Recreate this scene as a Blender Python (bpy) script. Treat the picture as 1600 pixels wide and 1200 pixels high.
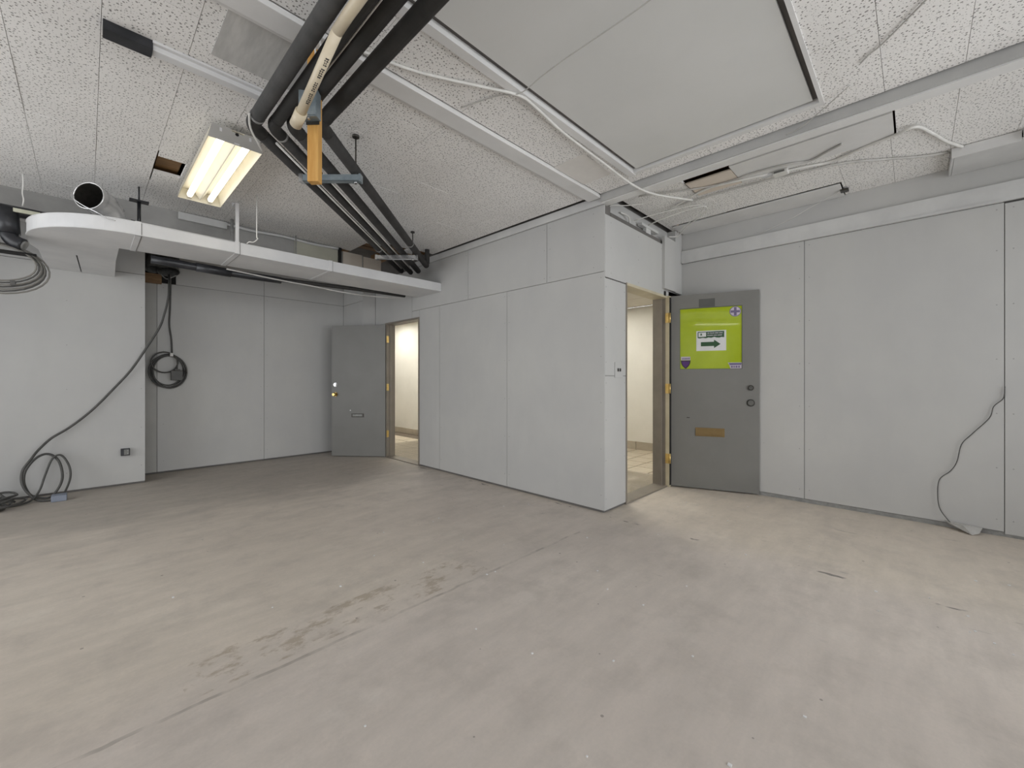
import bpy, bmesh, math, random
from mathutils import Vector, Matrix
random.seed(7)
for o in list(bpy.data.objects): bpy.data.objects.remove(o)
S = bpy.context.scene
COL = S.collection
PI = math.pi

# ------------------------------------------------------------ camera, light, exposure
cam = bpy.data.cameras.new('camera'); camo = bpy.data.objects.new('camera', cam); COL.objects.link(camo)
cam.sensor_width = 36; cam.lens = 647.26 / 1600 * 36; cam.shift_y = -7 / 1600
cam.clip_start = 0.02; cam.clip_end = 200
camo.location = (0, 0, 1.15); camo.rotation_euler = (PI / 2, 0, math.radians(44.23 - 90))
S.camera = camo

w = bpy.data.worlds.new('sky'); S.world = w; w.use_nodes = True
bg = w.node_tree.nodes['Background']; bg.inputs[0].default_value = (0.96, 0.98, 1.0, 1); bg.inputs[1].default_value = 3.85
S.view_settings.view_transform = 'Standard'; S.view_settings.look = 'None'
S.view_settings.gamma = 1; S.view_settings.use_curve_mapping = False
S.view_settings.exposure = 0.0
S.cycles.max_bounces = 7; S.cycles.diffuse_bounces = 4; S.cycles.glossy_bounces = 3; S.cycles.caustics_reflective = False; S.cycles.caustics_refractive = False

def portal(loc, rot, sx, sy):                       # guides sky sampling through the added unseen windows
    l = bpy.data.lights.new('window_portal', 'AREA'); l.shape = 'RECTANGLE'; l.size = sx; l.size_y = sy
    l.cycles.is_portal = True
    o = bpy.data.objects.new('window_portal', l); COL.objects.link(o); o.location = loc; o.rotation_euler = rot
portal((0.85, -2.26, 1.45), (PI / 2, 0, 0), 7.2, 2.3)
portal((-3.06, 3.7, 1.45), (PI / 2, 0, -PI / 2), 4.4, 2.3)

# ------------------------------------------------------------ materials
def nodes(name):
    m = bpy.data.materials.new(name); m.use_nodes = True
    nt = m.node_tree; b = nt.nodes['Principled BSDF']
    return m, nt, b
def N(nt, t, **kw):
    n = nt.nodes.new(t)
    for k, v in kw.items(): setattr(n, k, v)
    return n
def mapping(nt, scale=(1, 1, 1), rot=(0, 0, 0)):
    g = N(nt, 'ShaderNodeNewGeometry'); mp = N(nt, 'ShaderNodeMapping')
    mp.inputs['Scale'].default_value = scale; mp.inputs['Rotation'].default_value = rot
    nt.links.new(g.outputs['Position'], mp.inputs['Vector']); return mp.outputs['Vector']
def noise(nt, vec, scale, detail=4, rough=0.55, lo=0.35, hi=0.65):
    n = N(nt, 'ShaderNodeTexNoise'); n.inputs['Scale'].default_value = scale
    n.inputs['Detail'].default_value = detail; n.inputs['Roughness'].default_value = rough
    nt.links.new(vec, n.inputs['Vector'])
    r = N(nt, 'ShaderNodeMapRange'); r.inputs[1].default_value = lo; r.inputs[2].default_value = hi
    nt.links.new(n.outputs['Fac'], r.inputs[0]); return r.outputs[0]
def mix(nt, fac, a, b, mode='MIX'):
    x = N(nt, 'ShaderNodeMix', data_type='RGBA', blend_type=mode)
    for s, v in ((x.inputs[0], fac), (x.inputs[6], a), (x.inputs[7], b)):
        if isinstance(v, bpy.types.NodeSocket): nt.links.new(v, s)
        elif isinstance(v, tuple): s.default_value = (*v, 1) if len(v) == 3 else v
        else: s.default_value = v
    return x.outputs[2]
def math_(nt, op, a, b=0.0, c=0.0):
    x = N(nt, 'ShaderNodeMath', operation=op)
    for s, v in zip(x.inputs, (a, b, c)):
        if isinstance(v, bpy.types.NodeSocket): nt.links.new(v, s)
        else: s.default_value = v
    return x.outputs[0]
def bump(nt, b, h, strength=0.2, dist=0.002):
    bm = N(nt, 'ShaderNodeBump'); bm.inputs['Strength'].default_value = strength; bm.inputs['Distance'].default_value = dist
    nt.links.new(h, bm.inputs['Height']); nt.links.new(bm.outputs['Normal'], b.inputs['Normal'])

def paint(name, c1, c2, rough=0.6, sc=2.5, bscale=120, bs=0.08, metal=0, stretch=(1, 1, 1)):
    m, nt, b = nodes(name); v = mapping(nt, stretch)
    f = noise(nt, v, sc, 5, 0.6)
    nt.links.new(mix(nt, f, c1, c2), b.inputs['Base Color'])
    b.inputs['Roughness'].default_value = rough; b.inputs['Metallic'].default_value = metal
    if bs: bump(nt, b, noise(nt, mapping(nt), bscale, 2), bs, 0.001)
    return m

M = {}
def wallmat():
    m, nt, b = nodes('painted_board'); v = mapping(nt)
    f = noise(nt, v, 1.3, 4, 0.6); f2 = noise(nt, mapping(nt, (1, 1, .35)), 5, 5, 0.65, 0.45, 0.8)
    c = mix(nt, f, (.492, .490, .484), (.530, .527, .512))
    c = mix(nt, math_(nt, 'MULTIPLY', f2, .28), c, (.44, .44, .43))
    sp = N(nt, 'ShaderNodeTexVoronoi'); sp.inputs['Scale'].default_value = 2.6; nt.links.new(v, sp.inputs['Vector'])
    d = math_(nt, 'LESS_THAN', sp.outputs['Distance'], 0.014)
    c = mix(nt, math_(nt, 'MULTIPLY', d, .45), c, (.28, .28, .27))
    nt.links.new(c, b.inputs['Base Color']); b.inputs['Roughness'].default_value = .62
    bump(nt, b, noise(nt, v, 150, 2), .06, .001); return m
M['wall'] = wallmat()
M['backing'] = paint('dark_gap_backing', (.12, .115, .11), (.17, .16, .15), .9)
M['fillerwall'] = paint('greige_board_paint', (.41, .405, .385), (.45, .445, .425), .65, 3)
M['oldwall'] = paint('old_grey_plaster', (.29, .285, .275), (.37, .363, .35), .8, 3)
M['trim'] = paint('white_trim_paint', (.56, .56, .555), (.63, .63, .62), .5, 4, stretch=(1, 1, 1))
M['ceilwhite'] = paint('white_ceiling_paint', (.66, .655, .645), (.72, .715, .705), .55, 4)
M['beamgrey'] = paint('beam_face_grey', (.40, .40, .395), (.46, .46, .45), .5, 4)  # side face of the beam, a darker grey than its soffit
M['patchboard'] = paint('pale_patch_board', (.70, .675, .645), (.76, .735, .70), .8, 6)
M['pink'] = paint('bare_pinkish_board', (.64, .56, .48), (.70, .62, .54), .8, 6)
M['beige'] = paint('bare_beige_board', (.50, .44, .37), (.56, .50, .43), .8, 6)
M['olive'] = paint('pale_olive_board', (.40, .39, .32), (.45, .44, .37), .8, 6)
def tilemat():
    m, nt, b = nodes('pinhole_ceiling_tile'); v = mapping(nt)
    f = noise(nt, v, 2.0, 4)
    c = mix(nt, f, (.80, .785, .765), (.86, .845, .825))
    tot = None
    for sc, lo, thr, amt in ((54, -.35, .185, 1.0), (105, .45, .40, .6)):
        vo = N(nt, 'ShaderNodeTexVoronoi', voronoi_dimensions='2D'); vo.inputs['Scale'].default_value = sc
        nt.links.new(v, vo.inputs['Vector'])
        sep = N(nt, 'ShaderNodeSeparateColor'); nt.links.new(vo.outputs['Color'], sep.inputs[0])
        t = math_(nt, 'MULTIPLY', math_(nt, 'SUBTRACT', sep.outputs[0], lo), thr)
        d = math_(nt, 'MULTIPLY', math_(nt, 'LESS_THAN', vo.outputs['Distance'], t), amt)
        tot = d if tot is None else math_(nt, 'MAXIMUM', tot, d)
    g2 = N(nt, 'ShaderNodeNewGeometry'); sn = N(nt, 'ShaderNodeSeparateXYZ'); nt.links.new(g2.outputs['Normal'], sn.inputs[0])
    down = math_(nt, 'LESS_THAN', sn.outputs[2], -.5)
    hole = math_(nt, 'MULTIPLY', tot, down)
    c = mix(nt, math_(nt, 'MULTIPLY', hole, .78), c, (.12, .11, .10))
    nt.links.new(c, b.inputs['Base Color']); b.inputs['Roughness'].default_value = .85
    inv = math_(nt, 'SUBTRACT', 1.0, hole); bump(nt, b, inv, .4, .002); return m
M['tile'] = tilemat()
def floormat():
    m, nt, b = nodes('worn_concrete_floor'); v = mapping(nt)
    big = noise(nt, v, .55, 4, .55, .35, .65)
    strk = noise(nt, mapping(nt, (1.2, 5.0, 1), (0, 0, math.radians(-6))), 1.6, 6, .65, .40, .70)
    fine = noise(nt, v, 14, 5, .7, .3, .7)
    c = mix(nt, big, (.572, .506, .458), (.652, .585, .528))
    c = mix(nt, math_(nt, 'MULTIPLY', strk, .60), c, (.46, .414, .374))
    c = mix(nt, math_(nt, 'MULTIPLY', fine, .26), c, (.47, .445, .42))
    pale = noise(nt, mapping(nt, (1, 1, 1)), 2.2, 6, .7, .58, .78)
    c = mix(nt, math_(nt, 'MULTIPLY', pale, .35), c, (.72, .68, .63))
    sep = N(nt, 'ShaderNodeSeparateXYZ'); nt.links.new(v, sep.inputs[0]); X, Y = sep.outputs[0], sep.outputs[1]
    # scar where a partition once stood (straight line at y = 1.82) with brown glue patches beside it
    wob = N(nt, 'ShaderNodeTexNoise'); wob.inputs['Scale'].default_value = 6; nt.links.new(v, wob.inputs['Vector'])
    yy = math_(nt, 'ADD', Y, math_(nt, 'MULTIPLY', math_(nt, 'SUBTRACT', wob.outputs['Fac'], .5), .035))
    dl = math_(nt, 'ABSOLUTE', math_(nt, 'SUBTRACT', yy, 1.82))
    ln = math_(nt, 'LESS_THAN', dl, .009)
    brk = noise(nt, mapping(nt, (1, 1, 1)), 5, 3, .6, .42, .60)
    xin = math_(nt, 'MULTIPLY', math_(nt, 'GREATER_THAN', X, -.6), math_(nt, 'LESS_THAN', X, 2.6))
    c = mix(nt, math_(nt, 'MULTIPLY', math_(nt, 'MULTIPLY', math_(nt, 'MULTIPLY', ln, brk), xin), .55), c, (.20, .18, .16))
    band = math_(nt, 'MULTIPLY', math_(nt, 'GREATER_THAN', Y, 1.86), math_(nt, 'LESS_THAN', Y, 2.12))
    band = math_(nt, 'MULTIPLY', band, math_(nt, 'MULTIPLY', math_(nt, 'GREATER_THAN', X, .25), math_(nt, 'LESS_THAN', X, 1.7)))
    st = noise(nt, mapping(nt, (1, 1.6, 1)), 5.5, 5, .72, .51, .60)
    c = mix(nt, math_(nt, 'MULTIPLY', math_(nt, 'MULTIPLY', band, st), .62), c, (.30, .24, .175))
    # dark scuffs towards the right wall
    sc = noise(nt, mapping(nt, (5, 1.1, 1), (0, 0, math.radians(8))), 3.0, 4, .6, .66, .74)
    rg = N(nt, 'ShaderNodeMapRange'); rg.inputs[1].default_value = 1.6; rg.inputs[2].default_value = 3.0; nt.links.new(X, rg.inputs[0])
    c = mix(nt, math_(nt, 'MULTIPLY', math_(nt, 'MULTIPLY', sc, rg.outputs[0]), .6), c, (.24, .225, .21))
    # specks
    sp = N(nt, 'ShaderNodeTexVoronoi', voronoi_dimensions='2D'); sp.inputs['Scale'].default_value = 3.2; nt.links.new(v, sp.inputs['Vector'])
    sc2 = N(nt, 'ShaderNodeSeparateColor'); nt.links.new(sp.outputs['Color'], sc2.inputs[0])
    c = mix(nt, math_(nt, 'MULTIPLY', math_(nt, 'LESS_THAN', sp.outputs['Distance'], math_(nt, 'MULTIPLY', math_(nt, 'SUBTRACT', sc2.outputs[0], .55), .05)), .7), c, (.18, .16, .14))
    # the three former rooms were finished differently: yellowish at the far left, warm pale at the right
    def edge(sock, at, w_, wobble):
        n_ = N(nt, 'ShaderNodeTexNoise'); n_.inputs['Scale'].default_value = 2.4; n_.inputs['Detail'].default_value = 5; nt.links.new(v, n_.inputs['Vector'])
        q = math_(nt, 'ADD', sock, math_(nt, 'MULTIPLY', math_(nt, 'SUBTRACT', n_.outputs['Fac'], .5), wobble))
        r_ = N(nt, 'ShaderNodeMapRange'); r_.inputs[1].default_value = at - w_; r_.inputs[2].default_value = at + w_; nt.links.new(q, r_.inputs[0]); return r_.outputs[0]
    farz = math_(nt, 'MULTIPLY', edge(Y, 1.95, .22, .5), math_(nt, 'SUBTRACT', 1.0, edge(X, 2.1, 1.0, .8)))
    rightz = edge(X, 3.05, .18, .5)
    c = mix(nt, farz, c, mix(nt, 1.0, c, (1.05, 1.043, .995), 'MULTIPLY'))
    c = mix(nt, rightz, c, mix(nt, 1.0, c, (1.05, 1.04, .985), 'MULTIPLY'))
    blot = noise(nt, mapping(nt, (1, 1, 1)), 3.3, 6, .68, .50, .72)
    c = mix(nt, math_(nt, 'MULTIPLY', blot, .52), c, (.385, .346, .312))
    grain = noise(nt, v, 75, 3, .7, .3, .7)
    c = mix(nt, math_(nt, 'MULTIPLY', grain, .16), c, (.36, .335, .31))
    sx = math_(nt, 'ABSOLUTE', math_(nt, 'SUBTRACT', math_(nt, 'ADD', X, math_(nt, 'MULTIPLY', math_(nt, 'SUBTRACT', wob.outputs['Fac'], .5), .10)), 3.05))
    scb = noise(nt, mapping(nt, (1, 1, 1)), 4.2, 3, .6, .56, .62)
    c = mix(nt, math_(nt, 'MULTIPLY', math_(nt, 'MULTIPLY', math_(nt, 'LESS_THAN', sx, .010), scb), .75), c, (.10, .095, .09))
    # grime left where the far end of the room was never scrubbed
    gw = N(nt, 'ShaderNodeTexNoise'); gw.inputs['Scale'].default_value = 1.7; gw.inputs['Detail'].default_value = 6; nt.links.new(mapping(nt, (1, 2.2, 1)), gw.inputs['Vector'])
    gy = math_(nt, 'ADD', Y, math_(nt, 'MULTIPLY', math_(nt, 'SUBTRACT', gw.outputs['Fac'], .5), 1.6))
    gr = N(nt, 'ShaderNodeMapRange'); gr.inputs[1].default_value = 4.15; gr.inputs[2].default_value = 4.75; nt.links.new(gy, gr.inputs[0])
    c = mix(nt, math_(nt, 'MULTIPLY', gr.outputs[0], .42), c, (.24, .222, .20))
    nt.links.new(c, b.inputs['Base Color'])
    rr = N(nt, 'ShaderNodeMapRange'); rr.inputs[3].default_value = .55; rr.inputs[4].default_value = .8
    nt.links.new(fine, rr.inputs[0]); nt.links.new(rr.outputs[0], b.inputs['Roughness'])
    bump(nt, b, noise(nt, v, 40, 5, .7, .2, .8), .12, .002); return m
M['floor'] = floormat()
M['door'] = paint('grey_door_paint', (.185, .182, .170), (.20, .197, .185), .45, 3, 90, .05)
M['frame'] = paint('brown_grey_frame_paint', (.21, .185, .155), (.25, .22, .185), .45, 4)
M['tanframe'] = paint('tan_primed_frame', (.50, .44, .31), (.58, .52, .38), .5, 6)
M['brass'] = paint('brass', (.70, .50, .18), (.80, .60, .26), .3, 20, metal=.9)
M['oldbrass'] = paint('dull_brass', (.21, .14, .055), (.235, .16, .068), .5, 8, metal=.4)
M['chrome'] = paint('brushed_steel', (.55, .55, .56), (.68, .68, .68), .3, 20, metal=.95)
M['darkmetal'] = paint('dark_bronze', (.05, .048, .042), (.075, .07, .062), .35, 30, metal=.5)
M['lockface'] = paint('lock_face', (.14, .14, .13), (.18, .18, .17), .35, 30, metal=.6)
M['duct'] = paint('white_painted_sheet_metal', (.62, .622, .63), (.70, .70, .70), .42, 3)
M['galv'] = paint('galvanised_steel', (.60, .61, .62), (.78, .79, .80), .2, 14, metal=.9)
M['shiny'] = paint('polished_sheet_metal', (.68, .685, .69), (.82, .82, .82), .24, 10, metal=.65, bs=.02)
M['galvblue'] = paint('zinc_strut', (.22, .27, .30), (.34, .39, .42), .4, 14, metal=.55)
M['foam'] = paint('black_foam_insulation', (.018, .017, .016), (.035, .033, .031), .75, 9, 60, .25)
M['foamgrey'] = paint('dusty_foam_insulation', (.05, .05, .05), (.085, .083, .082), .8, 9, 60, .25)
M['blackpl'] = paint('black_plastic', (.012, .013, .016), (.028, .029, .034), .38, 10)
M['greytape'] = paint('grey_tape', (.22, .22, .215), (.32, .32, .31), .6, 20)
M['screw'] = paint('painted_screw', (.30, .30, .29), (.36, .36, .35), .6, 20)
M['foil'] = paint('dusty_foil_duct', (.13, .13, .125), (.22, .22, .21), .4, 25, metal=.3)
M['pvc'] = paint('cream_pvc', (.60, .52, .38), (.68, .60, .46), .4, 9)
M['ink'] = paint('black_print', (.03, .03, .03), (.05, .05, .05), .6, 9)
M['whitecable'] = paint('white_cable', (.62, .61, .58), (.72, .71, .68), .5, 9)
M['greycable'] = paint('painted_grey_cable', (.40, .39, .37), (.52, .51, .49), .6, 9)
M['coilgrey'] = paint('olive_grey_cable', (.16, .155, .14), (.22, .21, .19), .55, 9)
M['darkcable'] = paint('dark_grey_cable', (.055, .055, .052), (.085, .083, .078), .5, 9)
def woodmat(name, a, b_, sc, stretch):
    m, nt, b = nodes(name)
    f = noise(nt, mapping(nt, stretch), sc, 6, .65, .3, .7)
    nt.links.new(mix(nt, f, a, b_), b.inputs['Base Color']); b.inputs['Roughness'].default_value = .6; return m
M['lumber'] = woodmat('yellow_lumber', (.50, .25, .055), (.62, .36, .11), 9, (6, 6, .6))
M['joist'] = woodmat('brown_joist', (.16, .085, .035), (.27, .16, .07), 8, (1, 8, 8))
M['hatch'] = paint('white_hatch_board', (.62, .622, .605), (.66, .66, .645), .55, 1.5)
M['lampwhite'] = paint('white_enamel', (.62, .58, .48), (.68, .64, .53), .35, 6, bs=0)
def emit(name, col, s):
    m, nt, b = nodes(name); b.inputs['Base Color'].default_value = (*col, 1)
    b.inputs['Emission Color'].default_value = (*col, 1); b.inputs['Emission Strength'].default_value = s
    n = noise(nt, mapping(nt), 3, 2); c = mix(nt, n, col, tuple(min(1, x * 1.03) for x in col)); nt.links.new(c, b.inputs['Emission Color'])
    return m
M['endplate'] = paint('shaded_enamel', (.40, .39, .37), (.45, .44, .42), .4, 6, bs=0)  # shade of the near end plate, put into its enamel colour
M['tube'] = emit('fluorescent_tube', (1.0, .95, .84), 2.6)
M['boosttube'] = emit('boosted_tube', (1.0, .96, .88), 11)  # unseen tubes, brightness raised so their streak shows in the door film
M['panel_light'] = emit('corridor_light_lens', (1.0, .955, .87), 19)
M['corrwall'] = paint('warm_white_wall', (.72, .70, .65), (.77, .75, .70), .6, 2)
M['corrtile'] = paint('beige_ceramic_tile', (.55, .48, .38), (.64, .57, .46), .3, 5)
M['grout'] = paint('brown_grout', (.16, .13, .10), (.2, .165, .13), .9, 9)
M['basetile'] = paint('grey_beige_base_tile', (.42, .37, .30), (.48, .43, .35), .35, 5)
M['corrceil'] = paint('cream_ceiling_panel', (.66, .62, .55), (.70, .66, .58), .8, 9)
M['lime'] = paint('lime_green_film', (.36, .46, .012), (.42, .52, .025), .07, 2.5, bs=0)
_l = M['lime'].node_tree.nodes['Principled BSDF']; _l.inputs['Coat Weight'].default_value = 1.0; _l.inputs['Coat Roughness'].default_value = .02
M['paper'] = paint('white_paper', (.66, .66, .67), (.72, .72, .72), .6, 9)
M['signgreen'] = paint('dark_green_print', (.022, .072, .028), (.03, .09, .036), .6, 9)
M['lilac'] = paint('pale_print', (.50, .45, .52), (.58, .52, .6), .6, 9)
M['purple'] = paint('purple_print', (.07, .025, .14), (.11, .04, .2), .6, 9)
M['violet'] = paint('violet_grey_print', (.12, .10, .19), (.17, .14, .25), .6, 9)
M['shieldblack'] = paint('black_print_edge', (.02, .016, .018), (.03, .025, .026), .6, 9)
M['patch'] = paint('darker_grey_patch', (.085, .085, .08), (.10, .10, .095), .55, 6)
M['bluebox'] = paint('blue_grey_plastic', (.20, .235, .30), (.27, .30, .37), .5, 9)
M['twine'] = paint('white_twine', (.70, .69, .66), (.78, .77, .74), .8, 40)
M['cream'] = paint('cream_plastic_strip', (.52, .52, .40), (.60, .60, .48), .5, 9)
M['black'] = paint('black_cavity', (.010, .010, .010), (.016, .015, .014), .95, 9)
M['alu'] = paint('window_aluminium', (.45, .45, .45), (.55, .55, .55), .4, 9, metal=.6)
def glassmat():
    m, nt, b = nodes('added_window_glass'); out = nt.nodes['Material Output']
    t = N(nt, 'ShaderNodeBsdfTransparent'); g = N(nt, 'ShaderNodeBsdfGlossy'); g.inputs['Roughness'].default_value = .02
    mx = N(nt, 'ShaderNodeMixShader'); fr = N(nt, 'ShaderNodeFresnel'); fr.inputs['IOR'].default_value = 1.3
    nt.links.new(fr.outputs[0], mx.inputs[0]); nt.links.new(t.outputs[0], mx.inputs[1]); nt.links.new(g.outputs[0], mx.inputs[2])
    nt.links.new(mx.outputs[0], out.inputs['Surface']); return m
M['glass'] = glassmat()

# ------------------------------------------------------------ mesh helpers
def bx(bm, x0, x1, y0, y1, z0, z1):
    vs = [bm.verts.new((x, y, z)) for z in (z0, z1) for y in (y0, y1) for x in (x0, x1)]
    for f in ((0, 2, 3, 1), (4, 5, 7, 6), (0, 1, 5, 4), (2, 6, 7, 3), (0, 4, 6, 2), (1, 3, 7, 5)):
        bm.faces.new([vs[i] for i in f])
def prism(bm, poly, z0, z1):
    a = [bm.verts.new((x, y, z0)) for x, y in poly]; b = [bm.verts.new((x, y, z1)) for x, y in poly]
    n = len(poly); bm.faces.new(a[::-1]); bm.faces.new(b)
    for i in range(n): bm.faces.new((a[i], a[(i + 1) % n], b[(i + 1) % n], b[i]))
def catmull(pts, sub):
    P = [Vector(p) for p in pts]
    if sub <= 1 or len(P) < 3: return P
    Q = [P[0] * 2 - P[1]] + P + [P[-1] * 2 - P[-2]]; out = []
    for i in range(1, len(Q) - 2):
        p0, p1, p2, p3 = Q[i - 1:i + 3]
        for k in range(sub):
            t = k / sub
            out.append(.5 * ((2 * p1) + (p2 - p0) * t + (2 * p0 - 5 * p1 + 4 * p2 - p3) * t * t + (3 * p1 - p0 - 3 * p2 + p3) * t ** 3))
    out.append(P[-1]); return out
def sweep(bm, pts, r, seg=8, sub=1, cap=True, radii=None, flatz=1.0):
    P = catmull(pts, sub); n = len(P); rings = []
    d0 = (P[1] - P[0]).normalized(); up = Vector((0, 0, 1)) if abs(d0.z) < .9 else Vector((1, 0, 0))
    side = d0.cross(up).normalized()
    for i in range(n):
        d = ((P[min(i + 1, n - 1)] - P[i]).normalized() + (P[i] - P[max(i - 1, 0)]).normalized()).normalized()
        side = (side - d * side.dot(d)).normalized(); u = side.cross(d).normalized()
        rr = radii[i] if radii else r
        k = 1.0
        if 0 < i < n - 1:
            c = (P[i] - P[i - 1]).normalized().dot(d); k = 1 / max(.6, c)
        rings.append([bm.verts.new(P[i] + side * math.cos(a) * rr * k + u * math.sin(a) * rr * flatz)
                      for a in [2 * PI * j / seg for j in range(seg)]])
    for a, b in zip(rings, rings[1:]):
        for j in range(seg): bm.faces.new((a[j], a[(j + 1) % seg], b[(j + 1) % seg], b[j])).smooth = True
    if cap:
        bm.faces.new(rings[0][::-1]); bm.faces.new(rings[-1])
    return rings
def disc(bm, c, n, r, h, seg=20, r2=None):
    c = Vector(c); n = Vector(n).normalized(); sweep(bm, [c, c + n * h], r, seg, radii=[r, r if r2 is None else r2])
def BM(): return bmesh.new()
def boxes(*bs):
    bm = BM()
    for b in bs: bx(bm, *b)
    return bm
def tubem(pts, r, seg=8, sub=6, **k):
    bm = BM(); sweep(bm, pts, r, seg, sub, **k); return bm

def wpos(o):
    p = Vector(o.location)
    while o.parent: o = o.parent; p += Vector(o.location)
    return p
def obj(name, bm, mat, parent=None, local=False, bevel=0, kind=None, label=None):
    """bm in world coordinates (local=False) or in the parent's own frame (local=True)."""
    bmesh.ops.recalc_face_normals(bm, faces=bm.faces)
    if bevel: bmesh.ops.bevel(bm, geom=[e for e in bm.edges if len(e.link_faces) == 2 and e.calc_face_angle(0) > .6], offset=bevel, segments=2, affect='EDGES', profile=.6)
    xs = [v.co for v in bm.verts]
    c = Vector(((min(v.x for v in xs) + max(v.x for v in xs)) / 2, (min(v.y for v in xs) + max(v.y for v in xs)) / 2, min(v.z for v in xs)))
    bmesh.ops.translate(bm, verts=bm.verts, vec=-c)
    me = bpy.data.meshes.new(name); bm.to_mesh(me); bm.free()
    me.materials.append(M[mat]); o = bpy.data.objects.new(name, me); COL.objects.link(o)
    if parent:
        o.parent = parent; o.location = c if local else c - wpos(parent)
    else: o.location = c
    if kind: o['kind'] = kind
    if label: o['label'] = label
    return o
def tag(o, label, cat, group=None, kind=None):
    o['label'] = label; o['category'] = cat
    if group: o['group'] = group
    if kind: o['kind'] = kind
    return o
def thing(name, label, cat, loc=(0, 0, 0), rotz=0, group=None, kind=None):
    o = bpy.data.objects.new(name, None); COL.objects.link(o); o.empty_display_size = .1
    o.location = loc; o.rotation_euler = (0, 0, rotz); return tag(o, label, cat, group, kind)

# ------------------------------------------------------------ floor
fl = tag(obj('floor', boxes((-3.1, 4.8, -2.3, 6.75, -.12, 0)), 'floor'), 'worn bare concrete floor with brown glue stains', 'floor', kind='structure')

# ------------------------------------------------------------ walls
G = .0022
def panels(parent, axis, face, depth, rects, name='wall_panel', mat='wall', g=G):
    """boards on a wall; axis 'x': plane x=face, rects (y0,y1,z0,z1); axis 'y': plane y=face, rects (x0,x1,z0,z1)."""
    for a0, a1, z0, z1 in rects:
        if axis == 'x': b = (face, face + depth, a0 + g, a1 - g, z0 + g, z1 - g)
        else: b = (a0 + g, a1 - g, face, face + depth, z0 + g, z1 - g)
        obj(name, boxes(b), mat, parent)
def screws(parent, axis, face, pts):
    bm = BM()
    for a, z in pts:
        c, n = ((face, a, z), (-1, 0, 0)) if axis == 'x' else ((a, face, z), (0, -1, 0))
        disc(bm, c, n, .0045, .001, 8)
    obj('screw_heads', bm, 'screw', parent, kind='stuff')

XA, YD, YB, XR, YL = 3.10, 1.91, 6.63, 4.68, 6.16
ZC, ZC2 = 2.727, 2.785
T = .012
# wall with the far doorway
wc = tag(obj('wall_center', boxes((XA + T, 3.22, 1.925, 4.74, 0, 3.0), (XA + T, 3.22, 5.645, 6.75, 0, 3.0), (XA + T, 3.22, 4.74, 5.645, 1.975, 3.0)), 'backing'),
         'grey-white board-clad wall projecting between the two doorways', 'wall', kind='structure')
panels(wc, 'x', XA, T, [(1.91, 3.093, .02, 2.080), (3.093, 4.288, .02, 2.080), (4.288, 4.745, .02, 2.080),
                        (1.91, 2.547, 2.080, 2.655), (2.547, 3.731, 2.080, 2.655), (3.731, 4.92, 2.080, 2.655),
                        (4.745, 4.92, 1.975, 2.080), (4.92, 5.945, 1.975, 2.655), (5.64, 5.945, .012, 1.975)])
screws(wc, 'x', XA, [(y, z) for y in (1.945, 3.06, 3.125, 4.255) for z in (.15, .55, .95, 1.35, 1.75, 2.03)] + [(y, z) for y in (2.02, 2.51, 2.58, 3.70, 3.76) for z in (2.13, 2.4, 2.6)])
# jog and back wall
wb = tag(obj('wall_back', boxes((.44, 3.0, YB + T, 6.75, 0, 3.0), (2.9 + T, XA + .01, 5.96 + T, 6.64, 0, 3.0)), 'backing'),
         'grey board-clad wall at the back behind the open far door', 'wall', kind='structure')
panels(wb, 'y', YB, T, [(.60, 1.76, .02, 2.335), (1.76, 2.9, .02, 2.335), (.78, 1.76, 2.335, 2.93), (1.76, 2.9, 2.335, 2.93)])
panels(wb, 'x', 2.9, T, [(5.96, 6.63, .02, 2.335), (5.96, 6.63, 2.335, 2.93)])
panels(wb, 'y', 5.948, T, [(2.9, XA, .012, 2.455), (2.9, XA, 2.455, 2.93)])
panels(wb, 'y', YB, T, [(.45, .60, .02, 2.335)], 'filler_panel', 'fillerwall')
screws(wb, 'y', YB, [(x, z) for x in (.66, 1.72, 1.80, 2.86) for z in (.15, .6, 1.05, 1.5, 1.95, 2.28)])
wl = tag(obj('wall_left', boxes((-3.1, .455, YL + T, 6.75, 0, 3.0)), 'backing'), 'bluish-white boarded wall at the left with cables against it', 'wall', kind='structure')
panels(wl, 'y', YL, T, [(-3.0, -1.94, .02, 2.315), (-1.94, -.745, .02, 2.315), (-.745, .458, .02, 2.315), (-3.0, -.745, 2.315, 2.93), (-.745, .458, 2.315, 2.93)])
screws(wl, 'y', YL, [(x, z) for x in (-.70, .425, -.14) for z in (.2, .62, 1.05, 1.5, 1.95, 2.27)])
# short wall with the near doorway
wd = tag(obj('wall_alcove', boxes((3.22, 3.466, YD + T, 2.03, 0, 2.62), (4.385, 6.4, YD + T, 2.03, 0, 2.62), (3.466, 4.385, YD + T, 2.03, 2.04, 2.62),
                                  (XA + T, 4.8, 1.99, 2.03, 2.6, 2.99)), 'backing'), 'short white boarded wall holding the near doorway', 'wall', kind='structure')
panels(wd, 'y', YD, T, [(XA + .004, 3.466, .02, 1.183), (XA + .004, 3.466, 1.183, 2.027), (4.385, XR, .012, 2.10)])
panels(wd, 'y', YD - .004, T + .004, [(XA + .002, 4.262, 2.033, 2.575)])
panels(wd, 'y', 1.876, .03, [(4.215, 4.50, 2.105, 2.655)], 'filler_board')
panels(wd, 'y', YD, T, [(4.262, XR, 2.033, 2.10), (4.262, XR, 2.10, 2.62)])
panels(wd, 'y', 1.975, .014, [(XA + .08, XR, 2.62, 2.785)], 'recess_plaster', 'wall')
obj('corner_post', boxes((4.505, XR - .001, 1.885, 1.972, 2.105, 2.783)), 'wall', wd)
obj('header_block', boxes((4.262, 4.29, 1.895, 1.91, 2.04, 2.085)), 'black', wd)
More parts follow.
